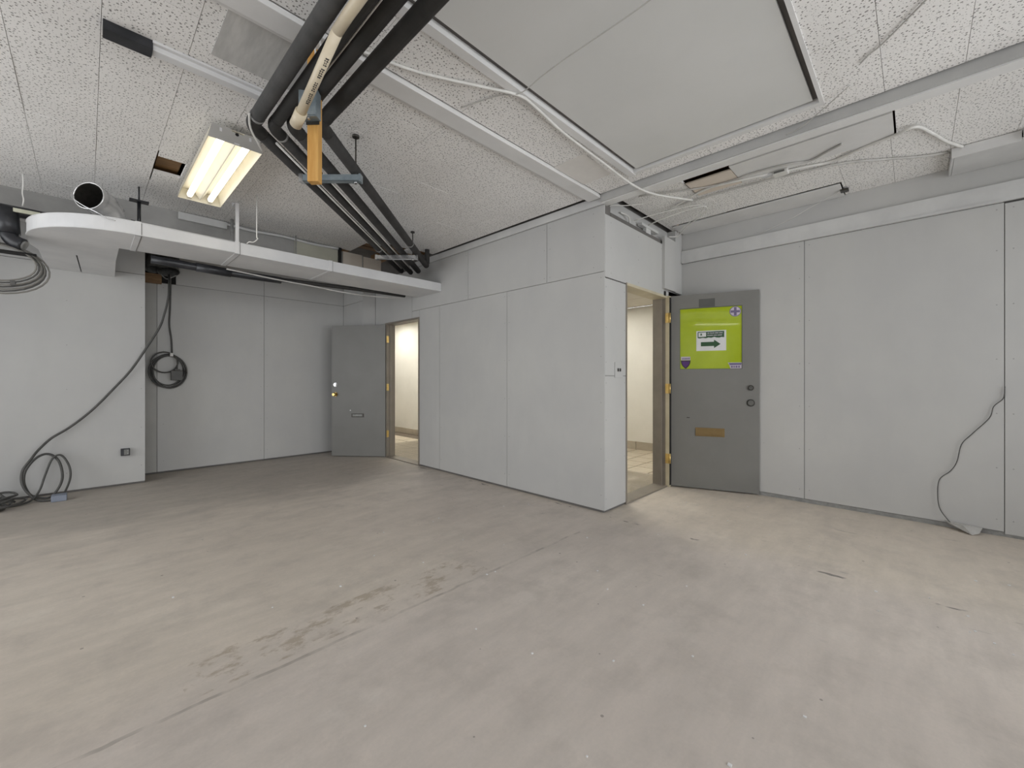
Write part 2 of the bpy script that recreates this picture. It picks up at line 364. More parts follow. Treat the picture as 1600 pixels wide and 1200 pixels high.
screws(wd, 'y', YD, [(x, z) for x in (3.125, 3.44) for z in (.12, .45, .8, 1.12, 1.3, 1.6, 1.95)])
screws(wd, 'y', YD - .004, [(x, z) for x in (3.2, 3.7, 4.2) for z in (2.08, 2.3, 2.52)])
# right wall
wr = tag(obj('wall_right', boxes((XR + T, 4.8, -2.2, 1.925, 0, 3.0)), 'backing'), 'long white boarded wall at the right beside the near door', 'wall', kind='structure')
panels(wr, 'x', XR, T, [(.742, 1.91, .035, 2.446), (-.468, .742, .035, 2.446), (-1.68, -.468, .02, 2.438), (-2.2, -1.68, .02, 2.438)])
panels(wr, 'x', XR + .002, T - .002, [(-2.2, 1.91, 2.58, 2.99)], 'upper_plaster')
screws(wr, 'x', XR, [(y, z) for y in (.705, .78, -.43, -.51) for z in (.12, .5, .9, 1.3, 1.7, 2.1, 2.4)])
obj('sill_strip', boxes((XR + .006, XR + T, -2.2, 1.9, 0, .033)), 'greytape', wr)
# unseen rear walls, with windows added and sized to light the far walls
wre = tag(obj('wall_rear', boxes((-3.1, 4.8, -2.3, -2.2, 0, .28), (-3.1, 4.8, -2.3, -2.2, 2.62, 3.0), (-3.1, -2.75, -2.3, -2.2, .28, 2.62), (4.45, 4.8, -2.3, -2.2, .28, 2.62)), 'wall'),
          'painted wall with added windows behind the viewpoint', 'wall', kind='structure')
wwe = tag(obj('wall_west', boxes((-3.1, -3.0, -2.2, 6.2, 0, .28), (-3.1, -3.0, -2.2, 6.2, 2.62, 3.0), (-3.1, -3.0, 5.9, 6.2, .28, 2.62), (-3.1, -3.0, -2.2, 1.5, .28, 2.62)), 'wall'),
          'painted wall with added windows left of the viewpoint', 'wall', kind='structure')
def window(name, axis, face, a0, a1, n, label):
    t = thing(name, label, 'window', (0, face, .28) if axis == 'y' else (face, 0, .28), kind='structure')
    st = (a1 - a0) / n
    for i in range(n + 1):
        c = a0 + st * i
        b = (c - .03, c + .03, face - .03, face + .03, .28, 2.62) if axis == 'y' else (face - .03, face + .03, c - .03, c + .03, .28, 2.62)
        obj('mullion', boxes(b), 'alu', t)
    for z in (.28, 2.56):
        b = (a0, a1, face - .029, face + .029, z, z + .06) if axis == 'y' else (face - .029, face + .029, a0, a1, z, z + .06)
        obj('window_rail', boxes(b), 'alu', t)
    for i in range(n):
        c = a0 + st * i
        b = (c + .03, c + st - .03, face - .003, face + .003, .34, 2.56) if axis == 'y' else (face - .003, face + .003, c + .03, c + st - .03, .34, 2.56)
        obj('pane', boxes(b), 'glass', t)
window('window_1', 'y', -2.25, -2.75, 4.45, 4, 'wide unseen window added for light behind the viewpoint')
window('window_2', 'x', -3.05, 1.5, 5.9, 3, 'wide unseen window added for light left of the viewpoint')

# ------------------------------------------------------------ ceiling
ce = tag(obj('ceiling', boxes((-3.1, 6.4, -2.3, 6.75, 3.0, 3.08)), 'joist'), 'ceiling clad in white pinhole acoustic tiles', 'ceiling', kind='structure')
HATCH = (.35, 2.90, .39, 1.535)
holes = [HATCH, (.352, .512, 3.83, 4.125), (2.26, 3.12, 4.55, 4.98), (2.86, 3.12, 4.36, 4.56), (2.42, 2.72, 4.40, 4.56)]
def cut(rect, hs):
    out = [rect]
    for h in hs:
        nxt = []
        for (x0, x1, y0, y1) in out:
            if h[0] >= x1 or h[1] <= x0 or h[2] >= y1 or h[3] <= y0: nxt.append((x0, x1, y0, y1)); continue
            if h[0] > x0: nxt.append((x0, h[0], y0, y1)); x0 = h[0]
            if h[1] < x1: nxt.append((h[1], x1, y0, y1)); x1 = h[1]
            if h[2] > y0: nxt.append((x0, x1, y0, h[2]))
            if h[3] < y1: nxt.append((x0, x1, h[3], y1))
        out = nxt
    return [r for r in out if r[1] - r[0] > .012 and r[3 - 0] - r[2] > .012]
tile_mesh = {}
def tile(x0, x1, y0, y1, z, g=.0009):
    key = (round(x1 - x0, 3), round(y1 - y0, 3))
    z += random.uniform(0, .0025)
    if key not in tile_mesh:
        o = obj('ceiling_tile', boxes((x0 + g, x1 - g, y0 + g, y1 - g, z, z + .018)), 'tile', ce); tile_mesh[key] = o
    else:
        o = tile_mesh[key].copy(); COL.objects.link(o); o.location = Vector(((x0 + x1) / 2, (y0 + y1) / 2, z)) - wpos(ce)
xs = [.345 + .3 * k for k in range(-5, 10)] + [3.05]
ix = [x for x in xs if x < 3.05] + [3.05]
for i in range(len(ix) - 1):
    y = 1.93 + (.3 if i % 2 else 0) - .6
    # far field: running tiles from the batten line to the bulkhead
    ys = [1.93]; k = 2.24 + (.3 if i % 2 else 0)
    top = 5.32 if ix[i] < .2 else 4.97
    while k < top - .1: ys.append(k); k += .6
    ys.append(top)
    for a, b in zip(ys, ys[1:]):
        for r in cut((ix[i], ix[i + 1], a, b), holes): tile(*r, ZC)
ys = [-1.38 + .3 * k for k in range(0, 12)] + [1.93]
for j in range(len(ys) - 1):
    k = -1.155 if j % 2 else -.855
    xx = [-1.155]; 
    while k < 3.0:
        if k > -1.1: xx.append(k)
        k += .6
    xx.append(3.05)
    for a, b in zip(xx, xx[1:]):
        for r in cut((a, b, ys[j], ys[j + 1]), holes): tile(*r, ZC)
for j in range(len(ys) - 1):
    xx = [3.16, 3.46, 4.06, XR] if j % 2 else [3.16, 3.76, 4.36, XR]
    for a, b in zip(xx, xx[1:]):
        for r in cut((a, b, ys[j], min(ys[j + 1], 1.985)), [(3.405, 3.792, .09, 1.385), (4.362, 4.69, .44, 1.875)]): tile(*r, ZC2)
# plain continuation of the tiling out of view
obj('outer_tiling', boxes((-3.0, -1.155, -2.2, 5.32, ZC, ZC + .018), (-1.155, 3.06, -2.2, -1.38, ZC, ZC + .018), (3.16, XR, -2.2, -1.38, ZC2, ZC2 + .018)), 'tile', ce)
for k in range(8): obj('joist', boxes((-1 + .55 * k, -.96 + .55 * k, 1.0, 5.6, 2.79, 2.94)), 'joist', ce)
obj('deck_board', boxes((.36, .50, 3.7, 4.3, 2.775, 2.79)), 'joist', ce)
for k in range(5): obj('lath', boxes((2.2, 3.12, 4.37 + .13 * k, 4.47 + .13 * k, 2.80, 2.815)), 'joist', ce)
# bulkhead and the dark space behind it
bh = tag(obj('wall_bulkhead', boxes((.2, 2.12, 4.97, 5.0, 2.45, 3.0), (2.12, 2.42, 4.965, 4.995, 2.45, 2.70), (.17, .2, 4.97, 5.35, 2.45, 3.0), (-3.0, .17, 5.32, 5.35, 2.47, 3.0)), 'oldwall'),
         'grey bulkhead strip above and behind the long white duct', 'wall', kind='structure')
obj('beige_board', boxes((2.16, 2.40, 4.95, 4.964, 2.40, 2.70), (2.42, 2.66, 4.955, 4.969, 2.40, 2.69)), 'beige', bh)
obj('olive_board', boxes((1.62, 2.10, 4.958, 4.969, 2.45, 2.70)), 'olive', bh)
obj('dark_post', boxes((2.105, 2.135, 4.93, 4.957, 2.38, 2.727)), 'black', bh)
bm = BM(); pts = [(.62, 4.955, 2.712), (.95, 4.945, 2.708), (1.2, 4.95, 2.698), (1.5, 4.945, 2.712), (1.8, 4.95, 2.704), (2.1, 4.945, 2.715)]
sweep(bm, pts, .014, 8, 6); obj('torn_edge_strip', bm, 'trim', bh)
obj('edge_plate', boxes((.60, .98, 4.93, 4.969, 2.655, 2.722)), 'trim', bh)
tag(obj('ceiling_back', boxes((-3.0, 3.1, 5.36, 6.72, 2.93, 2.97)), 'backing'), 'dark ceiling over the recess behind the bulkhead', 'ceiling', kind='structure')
# trims
t1 = tag(obj('trim_1', boxes((3.08, 3.1, 1.9, 4.95, 2.655, ZC)), 'trim'), 'white trim board along the top of the projecting wall', 'trim', kind='structure')
t2 = thing('trim_2', 'white painted batten crossing the ceiling to the wall corner', 'trim', (.1, 1.99, 2.69), kind='structure')
obj('batten', boxes((.1, 3.06, 1.925, 2.045, ZC - .028, ZC)), 'ceilwhite', t2, bevel=.003)
obj('batten_lip', boxes((.1, 2.98, 2.047, 2.075, ZC - .016, ZC)), 'ceilwhite', t2)
t3 = thing('trim_3', 'painted beam casing running along the ceiling at the right', 'trim', (3.11, 0, 2.66), kind='structure')
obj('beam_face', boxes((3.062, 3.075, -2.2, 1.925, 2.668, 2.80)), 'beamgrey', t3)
obj('beam_soffit', boxes((3.075, 3.16, -2.2, 1.925, 2.66, 2.80)), 'ceilwhite', t3)
obj('beam_edge', boxes((3.162, 3.20, -2.2, 1.90, 2.70, 2.80)), 'trim', t3)
t4 = thing('trim_4', 'white trim board along the top of the right wall', 'trim', (4.67, 0, 2.45), kind='structure')
obj('trim_board', boxes((4.655, XR - .001, -2.2, 1.884, 2.449, 2.585)), 'trim', t4, bevel=.003)
obj('trim_ledge', boxes((4.645, XR - .001, -.46, 1.87, 2.447, 2.461)), 'trim', t4)
t5 = thing('trim_5', 'white metal strip on the ceiling left of the black pipes', 'trim', (.4, 2.58, 2.69), kind='structure')
obj('channel', boxes((.215, .735, 2.555, 2.605, ZC - .035, ZC)), 'duct', t5, bevel=.004)
obj('channel_flange', boxes((.215, .735, 2.535, 2.56, ZC - .012, ZC)), 'duct', t5)
obj('dark_end_sleeve', boxes((.05, .216, 2.54, 2.615, ZC - .042, ZC)), 'blackpl', t5)
# hatch
ht = thing('ceiling_hatch', 'large flat white access panel recessed in the ceiling', 'hatch', ((HATCH[0] + HATCH[1]) / 2, (HATCH[2] + HATCH[3]) / 2, 2.7))
hx0, hx1, hy0, hy1 = HATCH
obj('hatch_panel', boxes((hx0 + .01, hx1 - .022, hy0 + .028, hy1 - .032, 2.735, 2.748)), 'hatch', ht)
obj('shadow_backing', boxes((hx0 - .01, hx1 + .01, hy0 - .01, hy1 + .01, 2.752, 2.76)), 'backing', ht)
for b in ((hx0 - .05, hx1 + .04, hy1, hy1 + .05, ZC - .012, ZC + .03), (hx0 - .05, hx1 + .04, hy0 - .02, hy0, ZC - .006, ZC + .03),
          (hx1, hx1 + .035, hy0, hy1, ZC - .007, ZC + .03), (hx0 - .05, hx0, hy0, hy1, ZC - .012, ZC + .03)):
    obj('hatch_frame_board', boxes(b), 'ceilwhite', ht)
tag(obj('ceiling_patch', boxes((2.42, 2.80, 1.66, 1.92, ZC - .004, ZC)), 'patchboard'), 'plain pale patch board between the batten and the hatch', 'board')
M['smudge'] = paint('smudged_grey_board', (.46, .455, .44), (.58, .57, .55), .75, 5, stretch=(6, 1, 1))
tag(obj('ceiling_board', boxes((.42, .92, 2.08, 2.44, ZC - .004, ZC)), 'smudge'), 'smudged plain grey board in the ceiling above the pipes', 'board')
# right bay boards
for (b, m_, lab) in (((3.42, 3.77, .10, 1.02, ZC2 - .012, ZC2), 'ceilwhite', 'plain white board patched into the ceiling beyond the beam'),
                     ((3.48, 3.78, 1.025, 1.37, ZC2 - .010, ZC2), 'pink', 'bare pinkish board patched into the ceiling beyond the beam'),
                     ((4.38, 4.676, .45, 1.86, ZC2 - .012, ZC2), 'ceilwhite', 'long smooth white board in the ceiling along the right wall')):
    tag(obj('ceiling_board', boxes(b), m_), lab, 'board')
sb = thing('soffit_box', 'white boxed-in soffit at the upper right corner above the trim', 'soffit', (4.48, -1.2, 2.70), kind='structure')
obj('soffit_face', boxes((4.27, 4.282, -.50, -.185, 2.715, 2.783)), 'ceilwhite', sb)
obj('soffit_face', boxes((4.24, 4.256, -2.2, -.505, 2.72, 2.783)), 'ceilwhite', sb)
obj('soffit_bottom', boxes((4.284, 4.676, -2.2, -.2, 2.728, 2.74)), 'trim', sb)
obj('soffit_end', boxes((4.284, 4.676, -.198, -.185, 2.728, 2.783)), 'trim', sb)

# ------------------------------------------------------------ corridor beyond the doorways
tag(obj('floor_corridor', boxes((3.1, 6.4, 1.935, 10.1, -.1, -.006)), 'grout'), 'beige tiled corridor floor seen through the doorways', 'floor', kind='structure')
cf = bpy.data.objects['floor_corridor']; first = None
def ctile(x0, y0, s):
    global first
    if first is None: first = obj('floor_tile', boxes((x0 + .008, x0 + s - .008, y0 + .008, y0 + s - .008, -.006, 0)), 'corrtile', cf, bevel=.0015)
    else:
        o = first.copy(); COL.objects.link(o); o.location = Vector((x0 + s / 2, y0 + s / 2, -.006)) - wpos(cf)
for i in range(10):
    for j in range(26):
        x0, y0 = 3.225 + .31 * i, 2.04 + .31 * j
        if x0 + .31 > 4.77 and y0 + .31 > 4.6: continue
        ctile(x0, y0, .31)
tag(obj('wall_corridor_far', boxes((4.76, 4.86, 4.62, 10.0, 0, 2.34), (4.86, 6.4, 4.62, 4.72, 0, 2.34)), 'corrwall'), 'warm white corridor wall seen through the far doorway', 'wall', kind='structure')
tag(obj('wall_corridor_near', boxes((6.32, 6.42, 2.03, 4.62, 0, 2.34)), 'corrwall'), 'warm white corridor wall seen through the near doorway', 'wall', kind='structure')
tag(obj('wall_corridor_end', boxes((3.1, 4.86, 10.0, 10.1, 0, 2.34)), 'corrwall'), 'warm white end wall deep in the corridor', 'wall', kind='structure')
tag(obj('wall_corridor_inner', boxes((3.222, 3.232, 2.03, 4.70, 0, 2.34), (3.222, 3.232, 5.70, 10, 0, 2.34), (3.222, 3.232, 4.70, 5.70, 2.03, 2.34), (3.23, 3.43, 2.032, 2.042, 0, 2.34), (4.42, 6.32, 2.032, 2.042, 0, 2.34), (3.43, 4.42, 2.032, 2.042, 2.06, 2.34)), 'corrwall'),
    'corridor side of the boarded walls around the doorways', 'wall', kind='structure')
b1 = thing('baseboard_far', 'grey-beige tile skirting seen through the far doorway', 'baseboard', (4.75, 7.3, 0), kind='structure')
for k in range(17): obj('base_tile', boxes((4.748, 4.76, 4.64 + .31 * k, 4.944 + .31 * k, 0, .115)), 'basetile', b1)
b2 = thing('baseboard_near', 'grey-beige tile skirting seen through the near doorway', 'baseboard', (6.31, 3.3, 0), kind='structure')
for k in range(8): obj('base_tile', boxes((6.308, 6.32, 2.06 + .31 * k, 2.364 + .31 * k, 0, .13)), 'basetile', b2)
cc = tag(obj('ceiling_corridor', boxes((3.225, 6.42, 2.03, 10.1, 2.36, 2.44)), 'grout'), 'cream panel ceiling of the corridor', 'ceiling', kind='structure')
for i in range(5):
    for j in range(13):
        x0, y0 = 3.24 + .61 * i, 2.05 + .61 * j
        if x0 > 4.6 and y0 + .6 > 4.7: continue
        if (i, j) in ((1, 1), (3, 2), (1, 9), (1, 7)): continue
        obj('ceiling_panel', boxes((x0 + .006, x0 + .604, y0 + .006, y0 + .604, 2.345, 2.36)), 'corrceil', cc)
for (i, j, lab) in ((1, 1, 'square corridor ceiling light just inside the near doorway'), (3, 2, 'square corridor ceiling light over the near corridor wall'), 
                    (1, 7, 'square corridor ceiling light past the far doorway'), (1, 9, 'square corridor ceiling light deep in the corridor')):
    x0, y0 = 3.24 + .61 * i, 2.05 + .61 * j
    t = thing('ceiling_light', lab, 'ceiling light', (x0 + .3, y0 + .3, 2.335), group='corridor ceiling lights')
    obj('lens', boxes((x0 + .04, x0 + .57, y0 + .04, y0 + .57, 2.338, 2.35)), 'panel_light', t)
    obj('light_frame', boxes((x0 + .006, x0 + .04, y0 + .006, y0 + .604, 2.33, 2.36), (x0 + .57, x0 + .604, y0 + .006, y0 + .604, 2.33, 2.36), (x0 + .04, x0 + .57, y0 + .006, y0 + .04, 2.33, 2.36), (x0 + .04, x0 + .57, y0 + .57, y0 + .604, 2.33, 2.36)), 'trim', t)

# ------------------------------------------------------------ doors
def hinge(parent, u, n, z, mat):
    bm = BM(); sweep(bm, [(u, n, z - .05), (u, n, z + .05)], .009, 10); bx(bm, u - .028, u, n - .003, n + .002, z - .048, z + .048)
    h = obj('hinge', bm, mat, parent, local=True); return h
# far door: frame
d1 = thing('door_1', 'plain grey flush door standing open at the far doorway', 'door', (3.09, 5.625, 0), kind='structure')
obj('jamb', boxes((3.098, 3.24, 5.612, 5.648, 0, 1.985)), 'frame', d1)
obj('door_stop', boxes((3.15, 3.185, 5.60, 5.613, 0, 1.96)), 'frame', d1)
obj('jamb', boxes((3.094, 3.24, 4.738, 4.765, 0, 1.985)), 'frame', d1)
obj('door_head', boxes((3.094, 3.24, 4.765, 5.612, 1.96, 1.985)), 'frame', d1)
obj('threshold', boxes((3.09, 3.24, 4.765, 5.612, 0, .012)), 'frame', d1)
obj('strike_plate', boxes((3.12, 3.15, 4.764, 4.769, .88, 1.10)), 'darkmetal', d1)
for z in (.345, 1.036, 1.746): obj('hinge', boxes((3.10, 3.135, 5.606, 5.613, z - .05, z + .05)), 'brass', d1)
def leaf(bm, parent, loc, rot):
    bmesh.ops.recalc_face_normals(bm, faces=bm.faces)
    me = bpy.data.meshes.new('door_leaf'); bm.to_mesh(me); bm.free(); me.materials.append(M['door'])
    o = bpy.data.objects.new('door_leaf', me); COL.objects.link(o); o.parent = parent; o.location = loc; o.rotation_euler = (0, 0, rot); return o
l1 = leaf(boxes((0, .832, -.042, 0, .01, 1.957)), d1, (-.005, -.005, 0), math.radians(128.66))
# local frame of a leaf: x = along the leaf, y = thickness, z = up; visible face at y=0
def on1(bm, name, mat, **k): return obj(name, bm, mat, l1, local=True, **k)
def fy(y0, y1, s): return (y0, y1) if s > 0 else (-y1, -y0)
# for door 1 the camera-facing normal is local +y
bm = BM(); disc(bm, (.770, 0, 1.073), (0, 1, 0), .030, .012); disc(bm, (.770, .012, 1.073), (0, 1, 0), .022, .016); on1(bm, 'deadbolt', 'chrome')
bm = BM(); disc(bm, (.772, 0, .928), (0, 1, 0), .032, .008); disc(bm, (.772, .008, .928), (0, 1, 0), .014, .03); disc(bm, (.772, .038, .928), (0, 1, 0), .03, .03, r2=.02); on1(bm, 'door_knob', 'brass')
on1(boxes((.33, .52, 0, .008, .588, .644)), 'mail_slot', 'darkmetal', bevel=.002)
on1(boxes((.35, .50, .008, .012, .602, .632)), 'mail_flap', 'lockface', bevel=.0015)
bm = BM(); disc(bm, (.54, 0, .69), (0, 1, 0), .009, .002, 10); on1(bm, 'filled_hole', 'paper')
# near door: frame
d2 = thing('door_2', 'grey door with lime green window standing open at the near doorway', 'door', (4.37, 1.93, 0), kind='structure')
obj('jamb', boxes((4.345, 4.388, 1.885, 1.925, 0, 2.045)), 'tanframe', d2)
obj('jamb', boxes((4.345, 4.388, 1.925, 2.06, 0, 2.045)), 'frame', d2)
obj('door_stop', boxes((4.325, 4.346, 1.96, 2.06, 0, 2.02)), 'frame', d2)
obj('jamb', boxes((3.462, 3.482, 1.904, 2.06, 0, 2.045)), 'frame', d2)
obj('door_head', boxes((3.482, 4.345, 1.904, 2.06, 2.02, 2.045)), 'tanframe', d2)
obj('threshold', boxes((3.482, 4.345, 1.905, 2.06, 0, .014)), 'frame', d2)
obj('strike_plate', boxes((3.481, 3.486, 1.93, 1.96, .87, .93)), 'darkmetal', d2)
obj('shadow_gap', boxes((4.350, 4.386, 1.880, 1.885, .02, 2.03)), 'black', d2)
for z in (.304, 1.053, 1.809):
    bm = boxes((4.337, 4.345, 1.887, 1.923, z - .052, z + .052)); sweep(bm, [(4.349, 1.878, z - .052), (4.349, 1.878, z + .052)], .009, 10); obj('hinge', bm, 'brass', d2)
W0, W1, Z0, Z1 = .137, .723, 1.257, 1.903
l2 = leaf(boxes((.004, W0, 0, .042, .012, 2.045), (W1, .870, 0, .042, .012, 2.045), (W0, W1, 0, .042, .012, Z0), (W0, W1, 0, .042, Z1, 2.045)), d2, (0, 0, 0), math.radians(-70.523))
# local -y faces the room here
def on2(bm, name, mat, parent=None, **k): return obj(name, bm, mat, parent or l2, local=True, **k)
gz = on2(boxes((W0, W1, .007, .016, Z0, Z1)), 'lime_window', 'lime', label='glossy lime green film behind the door glass')
bm = boxes((W0, W1, 0, .007, Z1 - .006, Z1), (W0, W1, 0, .007, Z0, Z0 + .005), (W0, W0 + .004, 0, .007, Z0, Z1), (W1 - .004, W1, 0, .007, Z0, Z1)); on2(bm, 'glazing_bead', 'patch')
on2(boxes((.323, .474, -.0025, 0, 1.905, 1.991)), 'patch_plate', 'patch')
def flat(pts, y0, y1):
    bm = BM(); a = [bm.verts.new((x, y0, z)) for x, z in pts]; b = [bm.verts.new((x, y1, z)) for x, z in pts]; n = len(pts)
    bm.faces.new(a); bm.faces.new(b[::-1])
    for i in range(n): bm.faces.new((a[i], a[(i + 1) % n], b[(i + 1) % n], b[i]))
    return bm
bm = boxes((.299, .578, .0055, .007, 1.449, 1.658)); pp = on2(bm, 'paper_sign', 'paper', label='white paper sign with a green arrow pointing right')
onp = on2
hp = [(.312, 1.648), (.560, 1.650), (.560, 1.584), (.535, 1.588), (.515, 1.582), (.49, 1.584), (.47, 1.592), (.44, 1.583), (.415, 1.587), (.39, 1.580), (.36, 1.585), (.335, 1.580), (.312, 1.584)]
onp(flat(hp, .0045, .0056), 'sign_header', 'signgreen')
onp(flat([(.320, 1.640), (.392, 1.641), (.392, 1.597), (.320, 1.595)], .0038, .0046), 'sign_icon_field', 'paper')
onp(flat([(.337, 1.603), (.341, 1.615), (.334, 1.616), (.345, 1.635), (.356, 1.617), (.350, 1.616), (.356, 1.604), (.347, 1.612)], .0032, .0039), 'sign_icon', 'signgreen')
for z, ws in ((1.627, ((.404, .424), (.430, .468), (.474, .508), (.513, .545))), (1.604, ((.404, .416), (.420, .456), (.462, .492), (.498, .540)))):
    bm = BM()
    for a, b in ws:
        x = a
        while x < b - .002: bx(bm, x, min(x + .0052, b), .0038, .0046, z, z + random.choice((.0095, .011, .0085))); x += .0066
    onp(bm, 'sign_text_line', 'lilac')
onp(flat([(.342, 1.541), (.466, 1.541), (.466, 1.563), (.527, 1.516), (.466, 1.475), (.466, 1.497), (.342, 1.497)], .0045, .0056), 'sign_arrow', 'signgreen')
bm = BM(); disc(bm, (.660, .007, 1.842), (0, -1, 0), .052, .001, 28); bd = on2(bm, 'round_sticker', 'violet')
bm = BM(); disc(bm, (.660, .006, 1.842), (0, -1, 0), .046, .001, 28); on2(bm, 'sticker_face', 'lilac')
on2(flat([(.648, 1.884), (.672, 1.884), (.672, 1.854), (.702, 1.854), (.702, 1.830), (.672, 1.830), (.672, 1.800), (.648, 1.800), (.648, 1.830), (.618, 1.830), (.618, 1.854), (.648, 1.854)], .0042, .0052), 'sticker_cross', 'violet')
sh = [(.147, 1.352), (.243, 1.352), (.240, 1.322), (.228, 1.296), (.212, 1.277), (.195, 1.264), (.178, 1.277), (.160, 1.298), (.150, 1.324)]
on2(flat(sh, .006, .007), 'shield_sticker', 'shieldblack')
on2(flat([(.195 + (x - .195) * .78, 1.316 + (z - 1.316) * .76) for x, z in sh], .0052, .0061), 'shield_field', 'purple')
on2(flat([(.149, 1.354), (.241, 1.354), (.241, 1.392), (.149, 1.392)], .006, .007), 'shield_banner', 'lilac')
bm = BM(); x = .160
for wd_ in (.012, .010, .014, .010, .012): bx(bm, x, x + wd_, .0052, .0061, 1.364, 1.377); x += wd_ + .004
on2(bm, 'shield_lettering', 'violet')
on2(flat([(.592, 1.323), (.722, 1.323), (.722, 1.263), (.617, 1.263), (.605, 1.300)], .006, .007), 'corner_sticker', 'lilac')
on2(flat([(.602, 1.318), (.718, 1.318), (.712, 1.298), (.610, 1.298)], .0052, .0061), 'corner_sticker_band', 'violet')
bm = BM(); x = .622
for wd_ in (.016, .012, .018, .014): bx(bm, x, x + wd_, .0052, .0061, 1.270, 1.290); x += wd_ + .006
on2(bm, 'corner_sticker_lettering', 'violet')
bm = BM(); disc(bm, (.796, 0, 1.067), (0, -1, 0), .027, .014, 24); on2(bm, 'deadbolt', 'darkmetal')
bm = BM(); disc(bm, (.796, -.014, 1.067), (0, -1, 0), .016, .003, 20); on2(bm, 'lock_cylinder', 'lockface')
bm = boxes((.7945, .7975, -.0185, -.016, 1.060, 1.074)); on2(bm, 'keyhole', 'black')
bm = BM(); disc(bm, (.796, 0, .916), (0, -1, 0), .036, .006, 28); on2(bm, 'lock_rose', 'darkmetal')
bm = BM(); disc(bm, (.796, -.006, .916), (0, -1, 0), .027, .012, 28); on2(bm, 'blank_cover', 'lockface')
on2(boxes((.290, .564, -.006, 0, .558, .647)), 'mail_slot', 'oldbrass', bevel=.002)
on2(boxes((.312, .542, -.010, -.006, .577, .628)), 'mail_flap', 'oldbrass', bevel=.002)
on2(boxes((.205, .235, -.004, 0, .744, .752)), 'paint_chip', 'darkmetal')

# ------------------------------------------------------------ ceiling light fixture
def fixture(label, x0, x1, y0, y1, z, tube='tube'):
    t = thing('light_fixture', label, 'light fixture', ((x0 + x1) / 2, (y0 + y1) / 2, z))
    zt = z + .088; k = .02
    bm = BM()
    bx(bm, x0 + k, x1 - k, y0 + .004, y1 - .004, zt - .004, zt)
    for s, (a, b) in ((1, (x0, x0 + k)), (-1, (x1, x1 - k))):
        v = [bm.verts.new(p) for p in ((a, y0 + .004, z), (b, y0 + .004, zt), (b, y1 - .004, zt), (a, y1 - .004, z))]
        u = [bm.verts.new(Vector(p) + Vector((s * .003, 0, 0))) for p in ((a, y0 + .004, z), (b, y0 + .004, zt - .004), (b, y1 - .004, zt - .004), (a, y1 - .004, z))]
        bm.faces.new(v); bm.faces.new(u[::-1])
        for i in range(4): bm.faces.new((v[i], v[(i + 1) % 4], u[(i + 1) % 4], u[i]))
    obj('housing', bm, 'lampwhite', t)
    xm = (x0 + x1) / 2
    bm = BM(); v = [(xm - .045, zt - .006), (xm + .045, zt - .006), (xm + .0015, z + .012), (xm - .0015, z + .012)]
    a = [bm.verts.new((x, y0 + .02, zz)) for x, zz in v]; b = [bm.verts.new((x, y1 - .02, zz)) for x, zz in v]
    bm.faces.new(a); bm.faces.new(b[::-1])
    for i in range(4): bm.faces.new((a[i], a[(i + 1) % 4], b[(i + 1) % 4], b[i]))
    obj('reflector_ridge', bm, 'lampwhite', t)
    for y, s in ((y0, 1), (y1, -1)):
        ya, yb = (y, y + .003) if s > 0 else (y - .003, y)
        bm = BM(); q = [(x0, z), (x1, z), (x1 - k, zt), (xm + .05, zt), (xm + .04, zt - .012), (xm - .02, zt - .012), (xm - .03, zt + .004), (x0 + k, zt)]
        a = [bm.verts.new((x, ya, zz)) for x, zz in q]; b = [bm.verts.new((x, yb, zz)) for x, zz in q]
        bm.faces.new(a); bm.faces.new(b[::-1])
        for i in range(len(q)): bm.faces.new((a[i], a[(i + 1) % len(q)], b[(i + 1) % len(q)], b[i]))
        e = obj('end_plate', bm, 'endplate' if s > 0 else 'lampwhite', t)
        if s > 0:
            for dx in (-.085, .07):
                obj('plate_slot', boxes((xm + dx, xm + dx + .012, ya - .0008, ya, zt - .036, zt - .014)), 'paper', t)
            obj('plate_slot', boxes((xm - .01, xm + .018, ya - .0008, ya, z + .004, z + .012)), 'paper', t)
            bm = BM(); disc(bm, (xm + .005, ya, zt - .022), (0, -1, 0), .010, .001, 14); obj('knockout', bm, 'black', t)
        zz = z + .034
        for dx in (-.068, .068):
            obj('lamp_holder', boxes((xm + dx - .014, xm + dx + .014, (y + .003) if s > 0 else (y - .028), (y + .028) if s > 0 else (y - .003), zz - .02, zz + .035)), 'lampwhite', t)
    for dx in (-.068, .068):
        bm = BM(); sweep(bm, [(xm + dx, y0 + .03, z + .034), (xm + dx, y1 - .03, z + .034)], .0195, 16); obj('lamp_tube', bm, tube, t)
    obj('mounting_bracket', boxes((xm - .02, xm + .02, y0 + .10, y0 + .13, zt, ZC)), 'galv', t)
    obj('mounting_bracket', boxes((xm - .02, xm + .02, y1 - .13, y1 - .10, zt, ZC)), 'galv', t)
    return t
fixture('lit two-tube fluorescent fixture on the ceiling left of the pipes', .502, .790, 3.01, 4.20, 2.60)
fixture('lit two-tube fluorescent fixture on the ceiling behind the viewpoint', -2.52, -2.232, -1.80, -.61, 2.60, 'boosttube')

